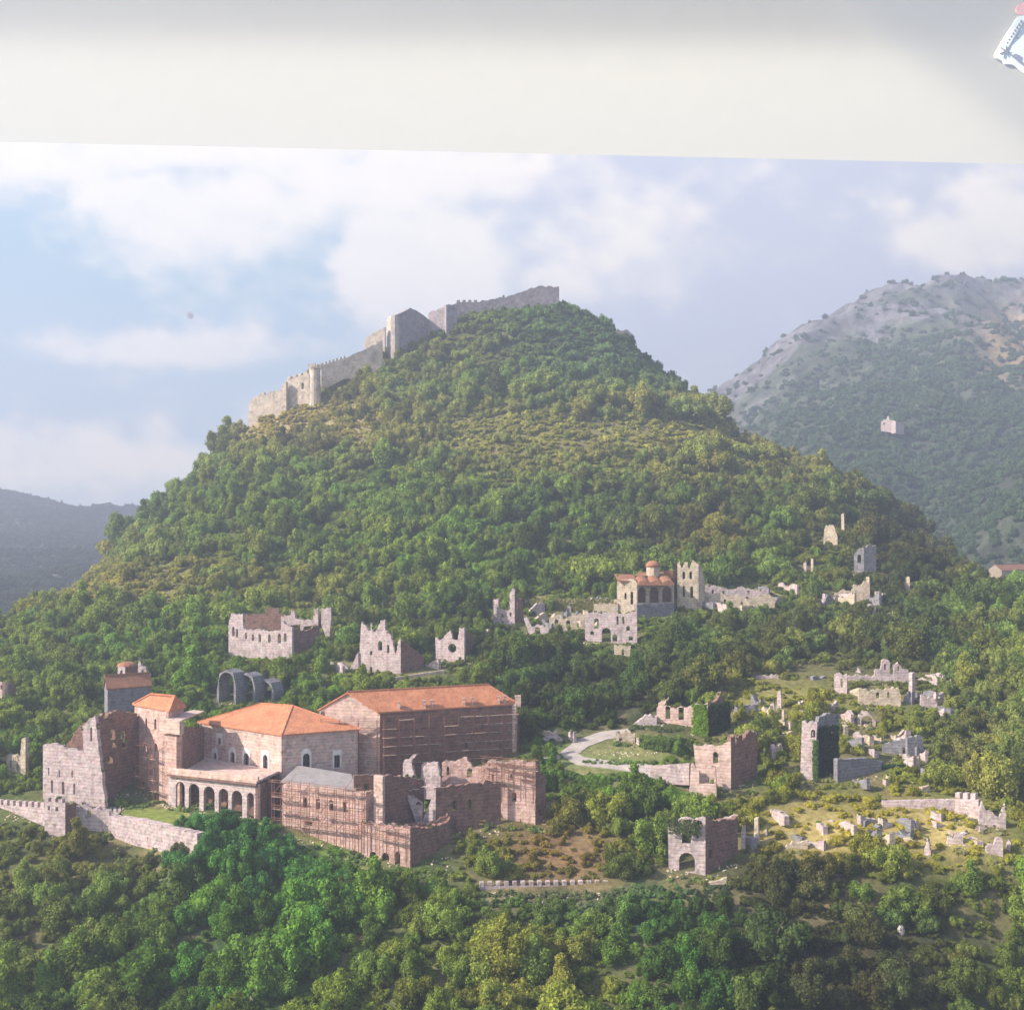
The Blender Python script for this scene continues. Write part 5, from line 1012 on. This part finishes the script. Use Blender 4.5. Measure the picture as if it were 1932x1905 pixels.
# woods on the far slopes
def sampler(X, Y, Z):
    x0 = X[0, 0]; y0 = Y[0, 0]; s = X[0, 1]-X[0, 0]
    def f(x, y):
        u = (x-x0)/s; v = (y-y0)/s; i = np.clip(u.astype(int), 0, X.shape[1]-2); j = np.clip(v.astype(int), 0, X.shape[0]-2); a = u-i; b = v-j
        return Z[j, i]*(1-a)*(1-b)+Z[j, i+1]*a*(1-b)+Z[j+1, i]*(1-a)*b+Z[j+1, i+1]*a*b
    return f
zm = sampler(MX, MY, MZ); n = 26000
yy = np.sqrt(RNG.uniform(700**2, 1850**2, n)); kk = RNG.uniform(1330, 1990, n); xx = (kk-CX)/F*yy; zz = zm(xx, yy); qy = HY-F*zz/yy
pr = np.clip((qy-np.interp(CX+F*xx/yy, [a for a, b, c in mt], [b for a, b, c in mt])-50)/170, .05, 1)*(.35+.9*fbm(xx/60, yy/60, 4, 15)); keep = RNG.uniform(0, 1, n) < pr
scatter('mountain_woods', [(xx[i], yy[i], zz[i]-1, (r:=random.uniform(2.6, 6.0)*(yy[i]/1200)**.3), r*random.uniform(.8, 1.3), random.uniform(0, 6.28), random.randrange(8), *(np.array((.10, .165, .075))*random.uniform(.6, 1.45))) for i in range(n) if keep[i]], 'scattered woods on the hazy mountain behind', 'woodland')
zl = sampler(LX, LY, LZ); n = 12000
yy = np.sqrt(RNG.uniform(700**2, 2150**2, n)); kk = RNG.uniform(-60, 330, n); xx = (kk-CX)/F*yy; zz = zl(xx, yy)
scatter('hill_woods', [(xx[i], yy[i], zz[i]-1, (r:=random.uniform(3, 7)), r*random.uniform(.7, 1.1), random.uniform(0, 6.28), random.randrange(8), *(np.array((.075, .10, .06))*random.uniform(.6, 1.4))) for i in range(n)], 'blue hazy woods on the far hills at the left', 'woodland')

# ivy cloaks on ruins: leaf clumps clinging to a wall
def ivy(label, A, B, x0, y0, x1, y1, colr, n=1400, th=.9):
    a = Vector(((A[0]-CX)/F*A[1], A[1])); b = Vector(((B[0]-CX)/F*B[1], B[1])); d = (b-a).normalized(); nb = Vector((d.y, -d.x)); nb = nb if nb.y < 0 else -nb
    g = RNG; s0, _ = plane_uv(x0, y0, A, B); s1, _ = plane_uv(x1, y0, A, B); _, z1 = plane_uv((x0+x1)/2, y0, A, B); _, z0 = plane_uv((x0+x1)/2, y1, A, B)
    s = g.uniform(s0, s1, n); z = g.uniform(z0, z1, n); e = 1-((s-(s0+s1)/2)/((s1-s0)/2))**4*fbm(s, z, 2, 5); h = th*(.3+1.2*fbm(s/1.4, z/1.4, 3, 8))*np.clip(e, .1, 1)
    keep = fbm(s/1.1, z/1.1, 3, 12) + .35*(1-np.abs((s-(s0+s1)/2)/((s1-s0)/2))**3) > .45; s, z, h = s[keep], z[keep], h[keep]; m = len(s)
    p = np.stack([a.x+d.x*s+nb.x*h, a.y+d.y*s+nb.y*h, z], 1); nr = np.array((nb.x, nb.y, .3)) + g.normal(0, .6, (m, 3)); nr /= np.linalg.norm(nr, axis=1)[:, None]
    t = np.cross(nr, g.normal(size=(m, 3))); t /= np.linalg.norm(t, axis=1)[:, None]; bb = np.cross(nr, t); q = .32*g.uniform(.6, 1.3, (m, 1))
    v = np.stack([p-t*q, p-bb*q*.7, p+t*q, p+bb*q*.7], 1).reshape(-1, 3); o = bpy.data.objects.new('ivy', arr_mesh('ivy', v, np.arange(4*m).reshape(-1, 4), LEAF)); COL.objects.link(o); o['tint'] = list(colr); tag(o, label, 'ivy')
ivy('bright green ivy smothering the corner of the two storey house', *lit_w(1308, 1335, 299.6, .4), 1306, 1328, 1336, 1394, (.20, .32, .03), 2600)
ivy('dark ivy over the shaded gable of the two storey house', *sid_w(1335, 1377, 299.6, 1.0), 1336, 1326, 1376, 1392, (.05, .09, .03), 2200)
ivy('dark ivy hanging down the side of the slender tower', *sid_w(1541, 1582, 278.6, .8), 1542, 1368, 1580, 1480, (.045, .085, .04), 3600)
ivy('green ivy fringe on the edge of the slender tower', *lit_w(1509, 1542, 276.6, .4), 1534, 1396, 1544, 1486, (.10, .17, .05), 700)
ivy('yellowish ivy on the long terrace wall beside the domed church', (990, 407.5), (1172, 399.5), 992, 1129, 1166, 1160, (.24, .24, .07), 4200)
ivy('yellow green ivy on the right corner of the monastery ruin', (1727, 346), (1765, 344), 1728, 1272, 1762, 1330, (.24, .34, .05), 1500)
ivy('dark green ivy covering the right end of the grey blank wall', (1660, 283), (1735, 284), 1662, 1440, 1735, 1510, (.06, .11, .05), 3500)
ivy('green hedge like ivy below the front of the two storey house', (1205, 296), (1310, 290), 1208, 1388, 1306, 1440, (.13, .20, .04), 4500, 2.2)
ivy('patchy brown green ivy on the top of the gatehouse ruin', *lit_w(1259, 1331, 238.6, .25), 1262, 1544, 1325, 1572, (.10, .13, .05), 500)

# loose pale boulders in the lower scrub
def boulder(label, px, py, s):
    x, y = gp(px, py); z = zat(x, y); mb = MB(); g = random.Random(px); rings = []
    for i in range(6):
        th = .35 + (math.pi-.5)*i/5
        for j in range(9):
            a = j*2*math.pi/9; r = s*(1+g.uniform(-.25, .2)); mb.v.append((x+r*math.sin(th)*math.cos(a)*.8, y+r*math.sin(th)*math.sin(a)*.8, z+s*.9+r*math.cos(th)*1.0 + g.uniform(-.2, .2)*s))
    for i in range(5):
        for j in range(9): mb.f.append((i*9+j, i*9+(j+1) % 9, (i+1)*9+(j+1) % 9, (i+1)*9+j))
    mb.f.append(tuple(range(9))[::-1]); o = mb.build('boulder', M['rock']); tag(o, label, 'boulder', 'boulders in the lower scrub')
boulder('tall white boulder in the scrub at the lower left', 256, 1800, 1.2)
boulder('broad pale boulder left of centre near the bottom edge', 398, 1850, 1.3)
boulder('pale boulder at the very bottom edge left of centre', 478, 1896, 1.2)
boulder('small white rock in the shaded valley at the lower right', 1700, 1762, 1.1)

# visitors by the lawn gate
def person(label, px, py, Y, h=1.75, lean=0., m='cloth'):
    b = P(px, py, Y); root = empty('person', b, label, 'person', 'visitors at the lawn gate')
    J = [(0, 0, .93), (0, 0, 1.15), (0, .0, 1.38), (0, 0, 1.5), (0, -.01, 1.64), (-.09, 0, .9), (-.1, -.04, .48), (-.1, 0, .05), (-.1, -.13, .03), (.09, 0, .9), (.12, .06, .48), (.15, .1, .05), (.15, -.03, .03), (-.2, 0, 1.36), (-.26, .02, 1.08), (-.24, -.1, .85), (.2, 0, 1.36), (.27, .02, 1.08), (.25, -.1, .85)]
    E = [(0, 1), (1, 2), (2, 3), (3, 4), (0, 5), (5, 6), (6, 7), (7, 8), (0, 9), (9, 10), (10, 11), (11, 12), (2, 13), (13, 14), (14, 15), (2, 16), (16, 17), (17, 18)]
    RR = [.15, .15, .16, .06, .11, .1, .075, .05, .04, .1, .075, .05, .04, .08, .055, .045, .08, .055, .045]
    me = bpy.data.meshes.new('body'); s = h/1.75; me.from_pydata([(x*s, y*s, z*s) for x, y, z in J], E, []); o = bpy.data.objects.new('body', me); COL.objects.link(o); o.parent = root
    sk_ = o.modifiers.new('skin', 'SKIN'); me.skin_vertices[0].data[0].use_root = True
    for i, r in enumerate(RR): me.skin_vertices[0].data[i].radius = (r*s, r*s)
    ss = o.modifiers.new('sub', 'SUBSURF'); ss.levels = 1; ss.render_levels = 1; me.materials.append(M[m])
    root.rotation_euler = (0, 0, random.uniform(-1, 1))
zl_ = -60.45
for (lb, px, py) in (('person in dark clothes standing nearest the retaining wall corner', 212, 1535), ('person in dark clothes in the middle of the group at the lawn gate', 221, 1532), ('person in dark clothes at the right of the group by the lawn', 229, 1530)):
    person(lb, px, py, zl_*F/(HY-py))

# ------------------------------------------------------------------ haze
mb = MB(); mb.box((0, 1190, 205), (6200, 0, 0), (0, 3240, 0), (0, 0, 770))
hz = mb.build('haze', (lambda m_t: m_t)(newmat('haze_air')[0])); t = hz.data.materials[0].node_tree
ho = t.nodes.new('ShaderNodeOutputMaterial'); pv = t.nodes.new('ShaderNodeVolumePrincipled'); pv.inputs['Density'].default_value = .00052; pv.inputs['Color'].default_value = (.67, .76, .99, 1); pv.inputs['Anisotropy'].default_value = .2
t.links.new(pv.outputs[0], ho.inputs['Volume']); hz['kind'] = 'stuff'; tag(hz, 'thin pale blue haze over the far slopes', 'haze')

# ------------------------------------------------------------------ sky backdrop and the board it is printed on
SY = 6400.
def edge(px): return 268 + (px)/1932*42
U, V = np.meshgrid(np.linspace(-900, 2850, 376), np.linspace(0, 1, 150))
py = edge(U) + V*(1500-edge(U)); X = (U-CX)/F*SY; Z = (HY-py+np.where(V == 0, 12, 0))/F*SY
nz = fbm(U/170, py/110, 6, 200); nf = fbm(U/60, py/45, 5, 230); wx = U + 90*(nz-.5) + 30*(nf-.5); wy = py + 60*(fbm(U/150, py/150, 5, 260)-.5) + 25*(nf-.5)
def blob(x, y, sx, sy, p=2): return np.exp(-((np.abs(wx-x)/sx)**p + (np.abs(wy-y)/sy)**p))
cloud = .25 + .75*np.maximum.reduce([blob(370, 400, 270, 95, 3), blob(330, 300, 420, 60, 2), blob(800, 500, 170, 130, 3)*1.1, blob(760, 340, 330, 60, 2), blob(1180, 470, 200, 110, 2)*.75, blob(1850, 430, 130, 90, 3), blob(1700, 340, 60, 60)*.3, blob(300, 650, 340, 32, 2.5)*.8, blob(120, 860, 300, 90, 2)*.75, blob(0, 280, 60, 20)*.9])
cloud = np.clip((cloud + .9*(nz-.5) + .55*(nf-.5) - .22)/.62, 0, 1); cloud = cloud*cloud*(3-2*cloud); cloud = .12 + .88*cloud*(.88 + .24*(nf-.5) + .12*nz)
lav = np.clip(1/(1+np.exp(-(wx-860)/120)) + .5*np.exp(-((wy-300)/80)**2), 0, 1)[..., None]
blue = np.array(srgb(122, 180, 206))*(1-lav) + np.array(srgb(193, 199, 218))*lav
lowk = np.clip((py-560)/300, 0, 1)[..., None]*(1-lav); blue = blue*(1-lowk*.75) + np.array(srgb(196, 208, 228))*lowk*.75
topl = np.clip((380-py)/150, 0, 1)[..., None]*(U < 200)[..., None]*0
cc = 1.06*np.array(srgb(254, 244, 230)); ck = (cloud**1.15)[..., None]; col = blue*(1-ck) + cc*ck
col = col*(1 + .03*(fbm(U/5, py/14, 2, 300)-.5))[..., None]
m, t = newmat('sky_light'); N = t.nodes; out = N.new('ShaderNodeOutputMaterial'); em = N.new('ShaderNodeEmission'); at = N.new('ShaderNodeAttribute'); at.attribute_name = 'air'
em.inputs['Strength'].default_value = .655; t.links.new(at.outputs['Color'], em.inputs[0]); t.links.new(em.outputs[0], out.inputs[0]); m.cycles.emission_sampling = 'NONE'
sky = grid_mesh('sky', X, np.full_like(X, SY), Z, m, col, attr='air')

# the pale board margin above the picture, bent at its top and right to darken like a cast shadow
board = empty('display_board', P(966, 290, 4100), 'pale blank margin of the display board above the mountain view', 'board')
U, V = np.meshgrid(np.linspace(-500, 2500, 151), np.linspace(-260, 1, 80))
py = (V+260)/261*(edge(U)+260)-260
def sm(t): t = np.clip(t, 0, 1); return t*t*(3-2*t)
fold = 84 + 24*(U/1932)      # picture height where the board bends to darken
Yd = 5200 - (U+500)/3000*1700
ks = 1.0; s_low = .62                                              # leans back to catch more sun: depth grows upwards
up = (edge(U)+6 - py); w_ = 22.
bend = np.logaddexp(0, (fold - py)/w_)*w_                           # softplus: distance above the bend
Yd = Yd + up*s_low*2.2 - bend*ks*2.2
cu = U - (1750 + (py-120)*1.35); cb = np.logaddexp(0, cu/30)*30; Yd = Yd + cb*.6*2.2
bx = (U-CX)/F*Yd; bz = (HY-py)/F*Yd
M['board'] = flat('board_enamel', (.395, .388, .315), rough=.9, var=.02, scale=.01, spec=.25)
bo = grid_mesh('board_margin', bx, Yd, bz, M['board'], None, kind=None)
bo.data.transform(Matrix.Translation(-board.location)); bo.parent = board
def on_board(px, py_, out_=8):
    Y_ = 5200 - (px+500)/3000*1700; f_ = 84+24*px/1932; e_ = edge(px)+6
    Y_ = Y_ + (e_-py_)*s_low*2.2 - np.logaddexp(0, (f_-py_)/w_)*w_*ks*2.2 + np.logaddexp(0, (px-1750-(py_-120)*1.35)/30)*30*.6*2.2 - out_; return P(px, py_, Y_)
stk = empty('sticker', on_board(1905, 90), 'torn ticket shaped white sticker with dark ruled lines in the top right corner', 'sticker')
M['stk'] = flat('sticker_paper', (.78, .90, .86), var=.02, scale=.02); M['ink'] = flat('sticker_ink', (.11, .14, .17), var=.05, scale=.02); M['edge'] = flat('sticker_edge', (.55, .56, .50), var=.02); M['red'] = flat('red_print', (.80, .36, .32), var=.2, scale=.03); M['ink2'] = flat('sticker_navy', (.16, .16, .28), var=.05)
def zc(u, v): return (1738.8 + u*.10140, v*.10140)    # from the enlarged corner view
def decal(name, pts, mat, parent, out_): 
    mb = MB(); mb.prism([on_board(*zc(*p), out_=out_) for p in pts], (0, 6, 0)); return mb.build(name, mat, parent)
shape = [(1905, 290), (1800, 320), (1760, 370), (1650, 540), (1500, 770), (1440, 880), (1385, 970), (1370, 1030), (1390, 1080), (1500, 1130), (1560, 1190), (1680, 1200), (1760, 1240), (1905, 1350), (2300, 1600), (2700, 1400), (2600, 500)]
cen = (2000, 1000); decal('paper_edge', [(cen[0]+(x-cen[0])*1.03, cen[1]+(y-cen[1])*1.03) for x, y in shape], M['edge'], stk, 14)
decal('paper', shape, M['stk'], stk, 24)
def stroke(a, b, w_, mat='ink', nm='ruled_line'):
    d = Vector((b[0]-a[0], b[1]-a[1])).normalized(); n = Vector((-d.y, d.x))*w_/2; decal(nm, [(a[0]+n.x, a[1]+n.y), (b[0]+n.x, b[1]+n.y), (b[0]-n.x, b[1]-n.y), (a[0]-n.x, a[1]-n.y)], M[mat], stk, 34)
stroke((1580, 960), (1960, 340), 34); stroke((1580, 960), (2060, 1310), 34); stroke((1770, 700), (2000, 850), 24); stroke((1800, 885), (2000, 1010), 36)
decal('printed_block', [(1745, 975), (1890, 1080), (1835, 1175), (1690, 1060)], M['ink2'], stk, 36)
for i in range(8): u = 1600+i*37; v = 800-i*58; decal('printed_dot', [(u+20*math.cos(t), v+20*math.sin(t)) for t in np.linspace(0, 2*math.pi, 9)[:-1]], M['ink'], stk, 34)
st = []
for i in range(14): rr = 120 if i % 2 == 0 else 28; a = i*math.pi/7+.2; st.append((1580+rr*math.cos(a), 960+rr*math.sin(a)))
decal('printed_star', st, M['ink'], stk, 38)
rs = empty('sticker', on_board(1925, 18), 'small red smudged sticker above the ticket shaped one', 'sticker')
mb = MB(); mb.prism([on_board(*zc(1880+120*math.cos(t)*(1+.1*math.sin(3*t)), 165+115*math.sin(t)), out_=20) for t in np.linspace(0, 2*math.pi, 15)[:-1]], (0, 6, 0)); mb.build('paper', M['red'], rs)
# screw holding the board
scw = empty('screw', P(358.5, 595, SY-30), 'small round brass screw head sunk in the blue sky left of the castle', 'screw')
def disc(r, yy_, nm, mt_):
    mb = MB(); mb.prism([P(358.5+r*math.cos(t), 595+r*math.sin(t), SY-yy_) for t in np.linspace(0, 2*math.pi, 17)[:-1]], (0, 4, 0)); mb.build(nm, M[mt_], scw)
M['brass'] = flat('brass', (.42, .36, .20)); disc(7, 20, 'washer', 'brass'); disc(3.4, 28, 'screw_head', 'dark')
sc.render.resolution_x = 1024; sc.render.resolution_y = 1009
